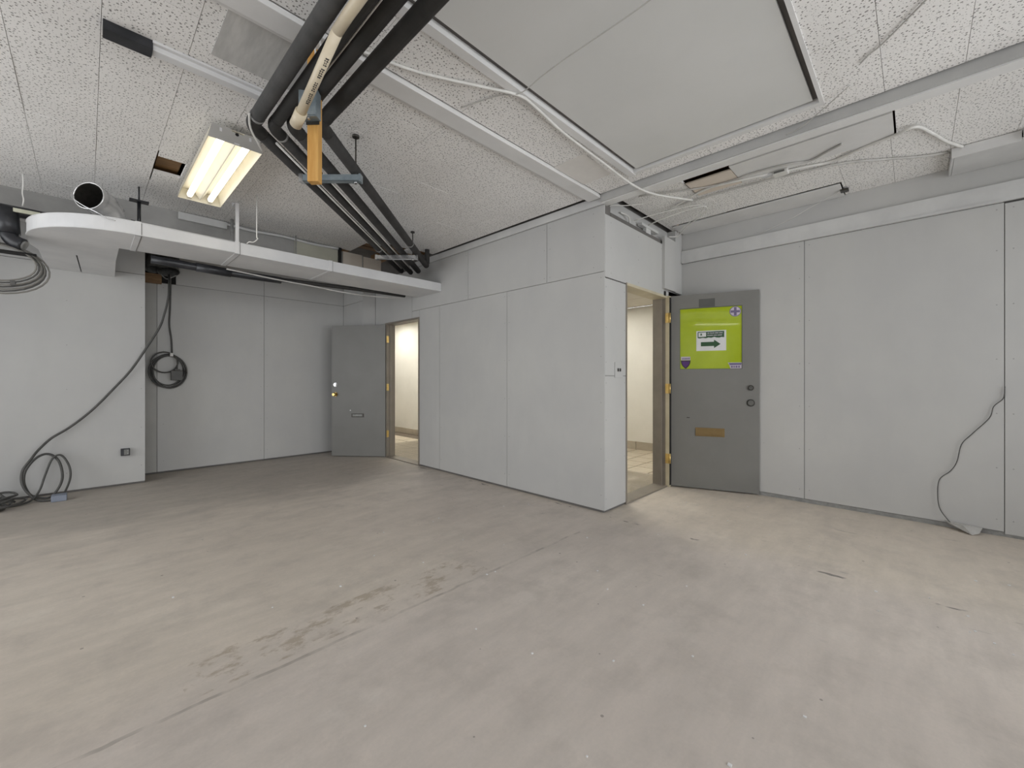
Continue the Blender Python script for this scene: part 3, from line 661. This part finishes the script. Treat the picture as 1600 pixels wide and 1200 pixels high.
# ------------------------------------------------------------ rectangular duct along the back
du = thing('air_duct', 'long flat white rectangular duct with rounded left end', 'duct', (1.5, 4.5, 2.25))
DZ0, DZ1, DY0, DY1 = 2.25, 2.353, 4.25, 4.78
arc = [(.26 - .58 * math.sin(a), 4.87 - .62 * math.cos(a)) for a in [i * PI / 2 / 16 for i in range(17)]]
poly = arc + [(-.32, 5.15), (-.285, 5.32)] + [(.19, 5.32), (.19, 4.785), (.26, 4.78)]
bm = BM(); prism(bm, poly, DZ0, DZ1); obj('duct_elbow', bm, 'duct', du)
bm = BM(); prism(bm, [(-.285, 5.323), (-.272, 6.158), (-.040, 6.158), (-.066, 5.323)], DZ0 + .004, DZ1); obj('duct_branch', bm, 'duct', du)
bm = BM(); prism(bm, [(-.066, 5.323), (-.040, 6.158), (-.032, 6.158), (-.057, 5.323)], DZ0 + .012, DZ1 - .01); obj('branch_seam', bm, 'black', du)
bm = BM(); prism(bm, [(-.057, 5.323), (-.032, 6.158), (.212, 6.158), (.19, 5.323)], DZ0 + .002, DZ1); obj('duct_branch', bm, 'duct', du)
for a, b in ((.262, .93), (.933, 1.735), (1.738, 3.098)):
    obj('duct_section', boxes((a, b, DY0, DY1, DZ0, DZ1)), 'duct', du, bevel=.002)
for x, wd_ in ((.285, .028), (.93, .03), (1.737, .03)):
    obj('joint_band', boxes((x - wd_, x + wd_ * .3, DY0 - .004, DY0, DZ0 - .004, DZ1 + .004), (x - wd_, x + wd_ * .3, DY0 - .004, DY1, DZ0 - .004, DZ0)), 'duct', du, bevel=.001)
    obj('band_gap', boxes((x + wd_ * .3, x + wd_ * .3 + .004, DY0 - .002, DY1, DZ0 - .002, DZ1 + .001)), 'backing', du)
bm = BM(); sweep(bm, [(p[0], p[1] - .001, DZ0 + .004) for p in [(.9, 4.25), (.262, 4.25)] + arc], .004, 6); obj('bottom_seam', bm, 'duct', du)
bm = BM(); sweep(bm, [(p[0], p[1] - .001, DZ1 - .003) for p in [(.9, 4.25), (.262, 4.25)] + arc], .004, 6); obj('top_seam', bm, 'duct', du)
# round elbow on the duct
el = thing('round_duct_elbow', 'shiny open-ended round metal elbow standing on the duct', 'duct', (.14, 4.5, DZ1))
pth = [Vector(p) for p in ((.135, 4.535, DZ1), (.132, 4.532, 2.40), (.118, 4.512, 2.452), (.085, 4.468, 2.488), (.042, 4.412, 2.505), (.012, 4.374, 2.508))]
bm = BM(); sweep(bm, pth, .100, 28, cap=False); obj('elbow_body', bm, 'shiny', el)
bm = BM(); sweep(bm, [p for p in pth], .0965, 28, cap=False); obj('elbow_lining', bm, 'darkmetal', el)
for i in (1, 2, 3, 4):
    d = (pth[i + 1] - pth[i - 1]).normalized(); bm = BM(); sweep(bm, [pth[i] - d * .004, pth[i] + d * .004], .103, 28, cap=False); obj('gore_seam', bm, 'shiny', el)
d = (pth[5] - pth[4]).normalized(); bm = BM()
side = d.cross(Vector((0, 0, 1))).normalized(); up = side.cross(d)
ring = [pth[5] + (side * math.cos(a) + up * math.sin(a)) * .099 for a in [2 * PI * k / 28 for k in range(29)]]
sweep(bm, ring, .0045, 6); obj('rim_bead', bm, 'shiny', el)
bm = BM(); q = pth[2]; disc(bm, q, (pth[3] - pth[2]), .094, .003, 24); obj('dark_inside', bm, 'black', el)
tag(obj('steel_wire', tubem([(-.075, 4.35, 2.50), (-.07, 4.33, 2.455), (-.02, 4.29, 2.405), (.05, 4.245, 2.362), (.10, 4.238, 2.334), (.15, 4.24, 2.325)], .0035, 6, 6), 'galv'), 'loose steel wire curling from the round elbow over the duct', 'wire')
# duct hangers
def hanger(name, lab, bm, mat): return tag(obj(name, bm, mat), lab, 'hanger', 'duct hangers')
hanger('strap_hanger', 'white flat strap hanger at the middle of the duct', boxes((.905, .932, 4.244, 4.2455, 2.25, 2.69), (.905, .932, 4.2455, 4.36, 2.69, 2.692), (.905, .932, 4.36, 4.3615, 2.69, ZC)), 'duct')
hanger('rod_hanger', 'dark grey rod hanger behind the duct near the strap', tubem([(1.0, 4.82, 2.35), (1.0, 4.82, ZC)], .014, 8, 1), 'greytape')
hanger('wire_hanger', 'thin hooked white wire hanger in front of the duct', tubem([(1.02, 4.05, ZC), (1.02, 4.053, 2.42), (1.022, 4.056, 2.37), (1.03, 4.06, 2.362), (1.02, 4.15, 2.352), (1.0, 4.2, 2.362), (.99, 4.235, 2.352)], .0045, 6, 3), 'twine')
bm = BM(); sweep(bm, [(.30, 4.55, 2.353), (.30, 4.55, 2.60)], .012, 8); bx(bm, .24, .36, 4.52, 4.58, 2.60, 2.612); bx(bm, .25, .285, 4.53, 4.57, 2.41, 2.44); sweep(bm, [(.30, 4.55, 2.612), (.30, 4.55, ZC)], .006, 8)
hanger('rod_hanger', 'black rod hanger with crossbar beside the round elbow', bm, 'blackpl')
hanger('rod_hanger', 'thin grey rod hanger behind the right half of the duct', tubem([(1.60, 4.86, 2.35), (1.60, 4.86, ZC)], .006, 6, 1), 'greytape')
# black pipe under the back edge of the duct
bp = thing('black_pipe', 'black insulated pipe running below the back edge of the duct', 'pipe', (1.6, 4.86, 2.2))
bm = BM(); sweep(bm, [(.40, 4.87, 2.222), (1.0, 4.86, 2.205), (1.45, 4.86, 2.21)], .036, 12, 4); obj('pipe_run', bm, 'blackpl', bp)
bm = BM(); sweep(bm, [(1.42, 4.86, 2.215), (2.2, 4.86, 2.245), (2.95, 4.86, 2.262)], .022, 10, 4); obj('pipe_run', bm, 'foam', bp)
bm = BM(); sweep(bm, [(.72, 4.86, 2.212), (1.0, 4.86, 2.205)], .042, 12); obj('pipe_sleeve', bm, 'blackpl', bp)
tag(obj('grey_cable', tubem([(.95, 4.80, 2.226), (1.4, 4.805, 2.20), (1.75, 4.81, 2.19), (2.0, 4.815, 2.178), (2.3, 4.82, 2.175), (2.65, 4.825, 2.195), (2.9, 4.83, 2.225)], .008, 6, 6), 'greycable'), 'grey cable sagging along the black pipe under the duct', 'cable')

# ------------------------------------------------------------ insulated pipes, first along the ceiling then slanting to the back corner
def lt(L, t, z): return (.7166 * t + .6975 * L, .6975 * t - .7166 * L, z)
def ipipe(lab, x, L, r, z, tend, mat1, bands, tail=None):
    te = (x - .6975 * L) / .7166; e = Vector(lt(L, te, z))
    t = thing('insulated_pipe', lab, 'pipe', (e.x, e.y, z - r), group='insulated pipes')
    a = Vector((x, -1.2, z)); b = Vector(lt(L, tend, z)); d = (b - e).normalized()
    obj('pipe_run', tubem([a, e - Vector((0, .07, 0))], r, 18, 1), mat1, t)
    obj('pipe_run', tubem([e + d * .07, b], r, 18, 1), 'foam', t)
    obj('pipe_elbow', tubem([e - Vector((0, .085, 0)), e - Vector((0, .03, 0)), e + d * .03, e + d * .085], r * 1.04, 18, 4), 'foam', t)
    for f in bands:
        p = e + d * f if f > 0 else e + Vector((0, f, 0)); q = d if f > 0 else Vector((0, 1, 0))
        obj('tape_band', tubem([p - q * .008, p + q * .008], r * 1.06, 18, 1), 'greytape', t)
    if tail: obj('pipe_tail', tubem(tail, r * .8, 14, 4), 'foam', t)
    return t
ipipe('leftmost and dustiest of the four black insulated ceiling pipes', .618, -1.39, .034, 2.513, 5.2, 'foamgrey', (-.10, 2.1))
ipipe('second from left of the four black insulated ceiling pipes', .698, -1.285, .030, 2.508, 5.25, 'foam', (.09, 2.25))
ipipe('third from left of the four black insulated ceiling pipes', .768, -1.178, .033, 2.512, 5.2, 'foam', (2.35,))
ipipe('rightmost of the four black insulated ceiling pipes', .870, -1.025, .035, 2.515, 4.95, 'foam', (1.95,), tail=[lt(-1.025, 4.93, 2.515), lt(-1.03, 5.0, 2.53), lt(-1.03, 5.03, 2.60), lt(-1.03, 5.03, 2.80)])
for L, t0, t1, lab in ((-1.336, 2.35, 5.0, 'thin white line between the first and second slanting pipes'), (-1.228, 2.7, 5.0, 'thin white line between the second and third slanting pipes')):
    tag(obj('thin_conduit', tubem([lt(L, t0, 2.49), lt(L, t1, 2.49)], .007, 8, 1), 'whitecable'), lab, 'conduit', 'thin lines among the pipes')
tag(obj('thin_conduit', tubem([(.732, .3, 2.50), (.732, 1.98, 2.50)], .0035, 8, 1), 'whitecable'), 'thin white cable lying between pipes above the wooden post', 'conduit')
tag(obj('thin_conduit', tubem([(.575, 2.42, 2.50), (.60, 2.50, 2.47), (.66, 2.60, 2.455), (.70, 2.68, 2.46)], .005, 8, 4), 'whitecable'), 'short white wire bent around the leftmost pipe elbow', 'wire')
# strut channels
def strut(lab, t, L0, L1, z, rods, mat):
    s = thing('strut_channel', lab, 'bracket', lt((L0 + L1) / 2, t, z), group='strut channels')
    def lb(bm, La, Lb, ta, tb, za, zb):
        vs = [bm.verts.new(lt(L, tt, zz)) for zz in (za, zb) for tt in (ta, tb) for L in (La, Lb)]
        for f in ((0, 2, 3, 1), (4, 5, 7, 6), (0, 1, 5, 4), (2, 6, 7, 3), (0, 4, 6, 2), (1, 3, 7, 5)): bm.faces.new([vs[i] for i in f])
    bm = BM(); lb(bm, L0, L1, t - .02, t - .017, z, z + .04); lb(bm, L0, L1, t + .017, t + .02, z, z + .04); lb(bm, L0, L1, t - .02, t + .02, z, z + .003); obj('channel_rail', bm, mat, s)
    for L in rods:
        obj('threaded_rod', tubem([lt(L, t, z - .015), lt(L, t, ZC)], .005, 8, 1), 'darkmetal', s)
        obj('nut', tubem([lt(L, t, z - .010), lt(L, t, z)], .011, 6, 1), 'galv', s)
        obj('rod_flange', tubem([lt(L, t, ZC - .012), lt(L, t, ZC)], .022, 12, 1), 'darkmetal', s)
    bm = BM(); lb(bm, L0 - .025, L0, t - .022, t + .022, z - .004, z + .045); obj('end_clip', bm, 'galv', s)
    bm = BM(); lb(bm, L1, L1 + .012, t - .022, t + .022, z - .004, z + .045); obj('end_clip', bm, mat, s)
strut('zinc strut channel carrying the pipes beside the wooden post', 2.68, -1.345, -.985, 2.428, (-1.011,), 'galvblue')
strut('zinc strut channel carrying the pipes near the back corner', 4.42, -1.43, -1.02, 2.432, (-1.06,), 'galv')
# wooden post, junction box, pvc pipe
wp = Vector(lt(-.935, 1.965, 0))
R_ = Matrix.Rotation(math.radians(-48), 3, 'Z')
def rbox(x0, x1, y0, y1, z0, z1, origin=wp):
    bm = boxes((x0, x1, y0, y1, z0, z1)); bmesh.ops.rotate(bm, verts=bm.verts, cent=(0, 0, 0), matrix=R_); bmesh.ops.translate(bm, verts=bm.verts, vec=(origin.x, origin.y, 0)); return bm
po = tag(obj('wooden_post', rbox(-.027, .025, -.02, .02, 2.082, 2.74), 'lumber', bevel=.003), 'yellow wooden post hanging down in front of the pipes', 'post')
jb = thing('junction_box', 'zinc electrical box fixed to the hanging wooden post', 'junction box', (wp.x, wp.y, 2.36))
obj('box_body', rbox(-.045, .040, -.062, -.0205, 2.36, 2.50), 'galvblue', jb, bevel=.002)
obj('box_cover', rbox(-.036, .038, -.065, -.062, 2.365, 2.495), 'galvblue', jb)
obj('cover_screw', rbox(-.006, .004, -.058, -.046, 2.352, 2.36), 'chrome', jb)
obj('clamp_plate', rbox(-.03, .033, -.024, -.0205, 2.345, 2.36), 'darkmetal', jb)
pv = thing('pvc_pipe', 'cream printed plastic pipe sloping past the junction box', 'pipe', (.72, 1.9, 2.37))
A_, B_ = Vector((.669, 2.036, 2.319)), Vector((.653, 1.599, 2.43)); dv = (B_ - A_).normalized(); E_ = B_ + dv * .06
obj('pipe_run', tubem([A_ + dv * .06, E_], .020, 16, 1), 'pvc', pv)
obj('pipe_run', tubem([E_, E_ + Vector((0, -.1, .006)), E_ + Vector((0, -1.6, .006))], .020, 16, 1), 'pvc', pv)
obj('pipe_coupling', tubem([A_, A_ + dv * .085], .0255, 16, 1), 'pvc', pv)
obj('pipe_mouth', tubem([A_ - dv * .012, A_], .014, 14, 1), 'oldbrass', pv)
bm = BM(); s_ = dv.cross(Vector((0, 0, 1))).normalized(); nn = dv.cross(s_).normalized()
if nn.z > 0: nn = -nn
for k in range(24):
    if k in (6, 12, 13, 19): continue
    c = A_ + dv * (.16 + .0105 * k) + nn * .0197
    for q in range(2):
        cc_ = c + s_ * (.004 * (q * 2 - 1)) * random.uniform(.5, 1.2); l_ = dv * .0028; m2 = s_ * random.uniform(.0015, .0035)
        vs = [bm.verts.new(cc_ + l_ * i + m2 * j + nn * h_) for h_ in (0, .001) for i, j in ((-1, -1), (1, -1), (1, 1), (-1, 1))]
        for f in ((0, 3, 2, 1), (4, 5, 6, 7), (0, 1, 5, 4), (1, 2, 6, 5), (2, 3, 7, 6), (3, 0, 4, 7)): bm.faces.new([vs[i] for i in f])
obj('printed_marks', bm, 'ink', pv, kind='stuff')
for k, (dx, lab) in enumerate(((-.015, 'left white wire hanging down the wooden post'), (.012, 'right white wire hanging down the wooden post'))):
    tag(obj('post_wire', tubem([(wp.x + dx - .03, wp.y - .10, 2.715), (wp.x + dx - .01, wp.y - .075, 2.64), (wp.x + dx, wp.y - .055, 2.56), (wp.x + dx, wp.y - .05, 2.50)], .004, 6, 5), 'whitecable'), lab, 'wire', 'post wires')

# ------------------------------------------------------------ white cables on the ceiling
def cable(lab, pts, r=.006, mat='whitecable', name='ceiling_cable', grp='loose ceiling cables'):
    return tag(obj(name, tubem(pts, r, 7, 7), mat), lab, 'cable', grp)
cable('thick white cable running from the hatch frame out past the beam', [(.9, 1.9, 2.72), (1.141, 1.834, 2.72), (1.318, 1.749, 2.718), (1.489, 1.641, 2.708), (1.653, 1.555, 2.706), (1.793, 1.555, 2.706), (2.096, 1.59, 2.706), (2.575, 1.60, 2.70), (2.95, 1.575, 2.665), (3.2, 1.51, 2.648), (3.56, 1.345, 2.66)], .0085)
cable('thin grey wire drooping across the white hatch panel', [(1.60, .42, 2.73), (1.607, .80, 2.70), (1.607, 1.083, 2.695), (1.608, 1.219, 2.695), (1.623, 1.374, 2.70), (1.637, 1.53, 2.700), (1.58, 1.66, 2.717), (1.509, 1.882, 2.72)], .003, 'greycable')
cable('white cable with a hump ending at the soffit box', [(3.888, 1.722, 2.76), (3.671, 1.29, 2.765), (3.70, 1.0, 2.765), (3.806, .632, 2.768), (3.872, .444, 2.775), (3.79, .287, 2.768), (3.727, .107, 2.762), (3.695, 0, 2.765), (3.874, -.075, 2.772), (4.096, -.156, 2.772), (4.26, -.235, 2.772)], .010)
cable('white cable beside the white connector beyond the beam', [(3.40, 1.75, 2.77), (3.636, 1.226, 2.764), (3.633, .893, 2.763), (3.66, .687, 2.762), (3.722, .559, 2.764), (3.662, .449, 2.764), (3.613, .36, 2.765)], .007, 'greycable')
cable('white cable running nearest the right wall to the soffit', [(3.836, 1.6, 2.77), (3.836, 1.038, 2.768), (3.90, .647, 2.772), (3.961, .378, 2.772), (4.121, .135, 2.772), (4.236, -.033, 2.772), (4.30, -.175, 2.772)], .008, 'greycable')
cable('white cable looping loosely above the near doorway', [(3.95, 1.95, 2.70), (3.917, 1.735, 2.72), (3.937, 1.412, 2.74), (4.05, 1.40, 2.735), (4.118, 1.483, 2.72), (4.25, 1.66, 2.70), (4.36, 1.80, 2.67), (4.30, 1.87, 2.66)], .006)
cable('second thinner cable looping above the near doorway', [(3.70, 1.95, 2.69), (3.80, 1.72, 2.73), (3.90, 1.45, 2.75), (4.02, 1.42, 2.745), (4.15, 1.6, 2.70), (4.28, 1.78, 2.665)], .004)
cable('short white wire curling over the top of the door header', [(3.20, 1.96, 2.60), (3.21, 1.93, 2.67), (3.26, 1.90, 2.69), (3.35, 1.85, 2.70), (3.5, 1.75, 2.73)], .004)
cable('tangled white wire lying on the door header', [(3.45, 1.96, 2.70), (3.55, 1.93, 2.68), (3.62, 1.95, 2.63), (3.70, 1.94, 2.605), (3.82, 1.93, 2.60), (3.88, 1.95, 2.59)], .007)
cable('thin white wire slanting from the ceiling bracket to the right wall', [(4.50, .445, 2.765), (4.60, .70, 2.71), (4.655, .85, 2.67), (4.665, 1.10, 2.60)], .0025)
cable('thin grey wire crossing the corner of the hatch frame', [(2.84, .25, 2.72), (2.878, .297, 2.712), (2.958, .383, 2.705), (3.04, .50, 2.69), (3.05, .58, 2.68)], .003, 'greycable')
cable('grey wire on the tiles right of the hatch', [(2.40, -.05, 2.72), (2.588, .103, 2.72), (2.632, .155, 2.72), (2.679, .194, 2.72)], .004, 'greycable')
for k, (x, z) in enumerate(((3.28, 2.60), (3.55, 2.60))): pass
hb = thing('header_board', 'grey ledge board with blocks lying behind the door header', 'board', (3.7, 1.95, 2.58))
obj('ledge', boxes((3.16, 4.24, 1.93, 1.985, 2.585, 2.612)), 'trim', hb)
obj('loose_block', boxes((3.78, 4.14, 1.91, 1.955, 2.66, 2.685), (3.88, 3.98, 1.915, 1.95, 2.612, 2.66)), 'trim', hb)
cn = thing('cable_connector', 'white crumpled connector clamped to the ceiling board edge', 'connector', (3.75, .79, 2.74))
bm = boxes((3.735, 3.80, .70, .80, 2.742, 2.772)); obj('connector_body', bm, 'whitecable', cn, bevel=.006)
bm = boxes((3.735, 3.765, .80, .88, 2.75, 2.77)); obj('connector_tab', bm, 'trim', cn, bevel=.004)
obj('connector_slot', boxes((3.728, 3.736, .72, .79, 2.752, 2.764)), 'lockface', cn)
bk = tag(obj('ceiling_bracket', boxes((4.49, 4.545, .405, .46, 2.757, 2.773)), 'darkmetal'), 'small dark bracket on the ceiling board by the right wall', 'bracket')

# ------------------------------------------------------------ left end: pipes, coil, twine
lp = thing('black_pipe_cluster', 'black insulated pipes and elbows at the left end of the duct', 'pipe', (-.45, 4.9, 2.12))
obj('pipe_run', tubem([(-1.6, 4.92, 2.44), (-.30, 4.92, 2.43), (.10, 4.93, 2.415)], .042, 14, 1), 'blackpl', lp)
obj('pipe_drop', tubem([(-.42, 4.90, 2.44), (-.415, 4.90, 2.33), (-.41, 4.90, 2.25)], .062, 16, 1), 'blackpl', lp)
obj('pipe_elbow', tubem([(-.41, 4.90, 2.27), (-.40, 4.89, 2.22), (-.37, 4.88, 2.19), (-.335, 4.87, 2.175)], .048, 14, 4), 'blackpl', lp)
obj('pipe_stub', tubem([(-.36, 4.88, 2.185), (-.325, 4.87, 2.17)], .034, 12, 1), 'greytape', lp)
obj('pipe_run', tubem([(-1.6, 4.91, 2.16), (-.46, 4.91, 2.165)], .05, 14, 1), 'foam', lp)
obj('pipe_bracket', boxes((-.47, -.27, 4.86, 4.95, 2.105, 2.118)), 'black', lp)
tag(obj('cream_strip', boxes((-1.4, -.25, 4.85, 4.862, 2.412, 2.440)), 'cream'), 'cream plastic strip in front of the black pipes at the left edge', 'strip')
tag(obj('hanging_twine', tubem([(-.34, 4.90, ZC), (-.338, 4.90, 2.64), (-.342, 4.90, 2.58), (-.336, 4.90, 2.53), (-.341, 4.90, 2.478)], .005, 6, 5), 'twine'), 'knotted white twine from the ceiling to the black pipes', 'twine')
co = thing('cable_coil', 'coil of grey cable hanging below the black pipes at the left', 'cable', (-.5, 4.88, 1.84))
for k in range(7):
    rx, rz = .20 + .012 * k + random.uniform(-.01, .01), .135 + .009 * k
    cx_, cz_ = -.475 + random.uniform(-.008, .008), 2.02 - .006 * k
    pts = [(cx_ + rx * math.cos(a), 4.87 + .006 * k, cz_ + rz * math.sin(a)) for a in [2 * PI * i / 30 + .5 for i in range(31)]]
    obj('cable_loop', tubem(pts, .0065, 6, 1), ('coilgrey', 'darkcable')[k % 2], co)
obj('coil_tie', boxes((-.40, -.375, 4.86, 4.92, 1.86, 1.895)), 'darkcable', co)

# ------------------------------------------------------------ opening with flexible ducts, hanging cables
hh = thing('wall_opening', 'ragged dark opening with two crumpled flexible duct ends', 'opening', (.62, 6.6, 2.31))
obj('opening_back', boxes((.47, .78, 6.622, 6.64, 2.34, 2.9)), 'black', hh)
obj('wood_block', boxes((.475, .64, 6.585, 6.621, 2.315, 2.43)), 'joist', hh)
for (x, z, rr) in ((.555, 2.50, .075), (.69, 2.495, .10)):
    P_ = [(x + .02, 6.60, z + .16), (x, 6.53, z + .10), (x - .005, 6.48, z + .03), (x, 6.45, z - .05)]
    bm = BM(); cp = catmull(P_, 5); sweep(bm, cp, rr, 16, cap=False, radii=[rr * (1 + .08 * (i % 2)) for i in range(len(cp))]); obj('flexible_duct', bm, 'foil', hh)
bm = BM(); pts = [(.48, 6.46, 2.50), (.55, 6.44, 2.56), (.62, 6.44, 2.565), (.70, 6.43, 2.56), (.76, 6.44, 2.545), (.79, 6.44, 2.60)]; sweep(bm, pts, .009, 6, 5); obj('foil_edge', bm, 'greytape', hh)
bm = BM(); pts = [(.62, 6.44, 2.40), (.67, 6.43, 2.355), (.72, 6.44, 2.385), (.765, 6.45, 2.42)]; sweep(bm, pts, .014, 6, 4, flatz=.5); obj('foil_flap', bm, 'greytape', hh)
c1 = thing('power_cable', 'dark cable swooping from the wall opening down to the floor loops at left', 'cable', (-.3, 6.0, 0))
obj('cable_run', tubem([(.70, 6.50, 2.42), (.67, 6.20, 2.30), (.653, 6.12, 2.087), (.619, 6.12, 1.90), (.575, 6.12, 1.736), (.46, 6.12, 1.491), (.34, 6.125, 1.255), (.214, 6.13, 1.068), (.046, 6.13, .838), (-.113, 6.13, .671), (-.243, 6.12, .568), (-.327, 6.08, .464),
                        (-.371, 6.04, .386), (-.42, 6.02, .29), (-.42, 6.0, .17), (-.363, 5.96, .06), (-.261, 5.93, .02), (-.20, 5.95, .075), (-.165, 6.0, .19), (-.19, 6.05, .345), (-.261, 6.09, .42), (-.34, 6.09, .39), (-.405, 6.06, .28), (-.41, 6.02, .16), (-.36, 5.95, .05), (-.30, 5.88, .012), (-.22, 5.84, .012)], .0105, 8, 6), 'darkcable', c1)
obj('cable_run', tubem([(-.17, 5.84, .03), (-.145, 5.92, .06), (-.113, 6.0, .17), (-.118, 6.03, .28), (-.16, 6.05, .385), (-.20, 6.05, .405), (-.24, 6.04, .36), (-.28, 6.0, .22), (-.31, 5.95, .10), (-.36, 5.89, .025), (-.45, 5.82, .012), (-.56, 5.84, .012)], .009, 8, 6), 'darkcable', c1)
tag(obj('connector_box', boxes((-.232, -.13, 5.78, 5.90, 0, .055)), 'bluebox', bevel=.006), 'blue-grey plastic connector block on the floor by the cable loops', 'connector')
hp_ = thing('cable_heap', 'heap of dark cable on the floor at the left edge', 'cable', (-.58, 5.9, 0))
for k in range(5):
    rx, ry = random.uniform(.10, .17), random.uniform(.12, .22); cx_, cy_ = -.60 + random.uniform(-.05, .05), 5.92 + random.uniform(-.1, .08)
    pts = [(cx_ + rx * math.cos(a), cy_ + ry * math.sin(a), .012 + .018 * k + .006 * math.sin(3 * a + k)) for a in [2 * PI * i / 24 for i in range(24)]]
    obj('cable_loop', tubem(pts, .0095, 7, 1), 'darkcable', hp_)
obj('cable_end', tubem([(-.62, 6.08, .16), (-.58, 6.05, .12), (-.52, 6.0, .06), (-.46, 5.95, .02)], .009, 7, 5), 'darkcable', hp_)
c2 = thing('coiled_cable', 'dark cable coiled in a ring and hung on the back wall', 'cable', (.71, 6.6, 1.03))
obj('cable_drop', tubem([(.715, 6.50, 2.45), (.721, 6.57, 2.35), (.721, 6.605, 2.043), (.715, 6.61, 1.829), (.734, 6.61, 1.649), (.74, 6.60, 1.475)], .009, 8, 6), 'darkcable', c2)
for k, (cx_, cz_, rx, rz) in enumerate(((.705, 1.255, .165, .205), (.715, 1.25, .155, .198), (.70, 1.265, .150, .185), (.72, 1.245, .162, .20), (.69, 1.25, .17, .195), (.665, 1.36, .125, .125))):
    pts = [(cx_ + rx * math.cos(a), 6.605 - .008 * k, cz_ + rz * math.sin(a)) for a in [2 * PI * i / 32 for i in range(33)]]
    obj('cable_loop', tubem(pts, .0085, 7, 1), 'darkcable', c2)
obj('cable_tail', tubem([(.74, 6.56, 1.46), (.775, 6.55, 1.42), (.785, 6.55, 1.34), (.785, 6.55, 1.27)], .007, 7, 5), 'darkcable', c2)
obj('plug', boxes((.722, .838, 6.53, 6.575, 1.14, 1.26), (.755, .815, 6.535, 6.57, 1.26, 1.28)), 'darkcable', c2, bevel=.006)
obj('cable_tie', boxes((.715, .745, 6.545, 6.60, 1.435, 1.475)), 'whitecable', c2)

# ------------------------------------------------------------ outlets and small wall things
ou = thing('outlet', 'small black uncovered outlet low on the left wall', 'outlet', (.295, 6.16, .32))
obj('outlet_box', boxes((.258, .33, 6.125, 6.16, .325, .402)), 'blackpl', ou, bevel=.004)
obj('outlet_face', boxes((.283, .322, 6.121, 6.125, .335, .392)), 'lockface', ou)
for z in (.345, .372): obj('socket', boxes((.308, .318, 6.118, 6.121, z, z + .012)), 'greytape', ou)
sw = thing('switch_plate', 'white double switch plate beside the near doorway', 'switch', (3.32, 1.91, 1.18))
obj('plate', boxes((3.262, 3.40, 1.902, 1.909, 1.165, 1.305)), 'wall', sw, bevel=.003)
for x in (3.302, 3.338): obj('toggle', boxes((x, x + .012, 1.893, 1.902, 1.222, 1.250)), 'darkmetal', sw)
tag(obj('wall_cable', tubem([(4.672, -.468, 1.10), (4.671, -.461, 1.014), (4.670, -.415, .951), (4.670, -.393, .864), (4.668, -.306, .737), (4.666, -.253, .653), (4.668, -.23, .522), (4.666, -.196, .443), (4.664, -.137, .368), (4.664, -.126, .245), (4.664, -.141, .132), (4.655, -.20, .04), (4.64, -.25, .008)], .003, 6, 6), 'darkcable'), 'thin grey cable straggling down the right wall to the floor', 'cable')
bm = BM(); vs = [bm.verts.new(p) for p in ((4.672, -.16, .055), (4.66, -.19, .03), (4.55, -.30, .004), (4.60, -.34, .012), (4.67, -.36, .04), (4.62, -.26, .045))]
for f in ((0, 1, 5), (1, 2, 5), (2, 3, 5), (3, 4, 5), (4, 0, 5), (0, 4, 3), (0, 3, 2), (0, 2, 1)): bm.faces.new([vs[i] for i in f])
tag(obj('paper_scrap', bm, 'greycable'), 'crumpled pale scrap on the floor at the foot of the right wall', 'scrap')
bm = BM(); random.seed(3)
for k in range(70):
    x, y = random.uniform(.3, 4.3), random.uniform(-.4, 3.0)
    if x > 3.05 and y > 1.8: continue
    s = random.uniform(.002, .005); bx(bm, x - s, x + s, y - s * random.uniform(.5, 2), y + s, 0, .003)
tag(obj('paint_flakes', bm, 'paper'), 'white paint flakes scattered over the concrete floor', 'debris', kind='stuff')
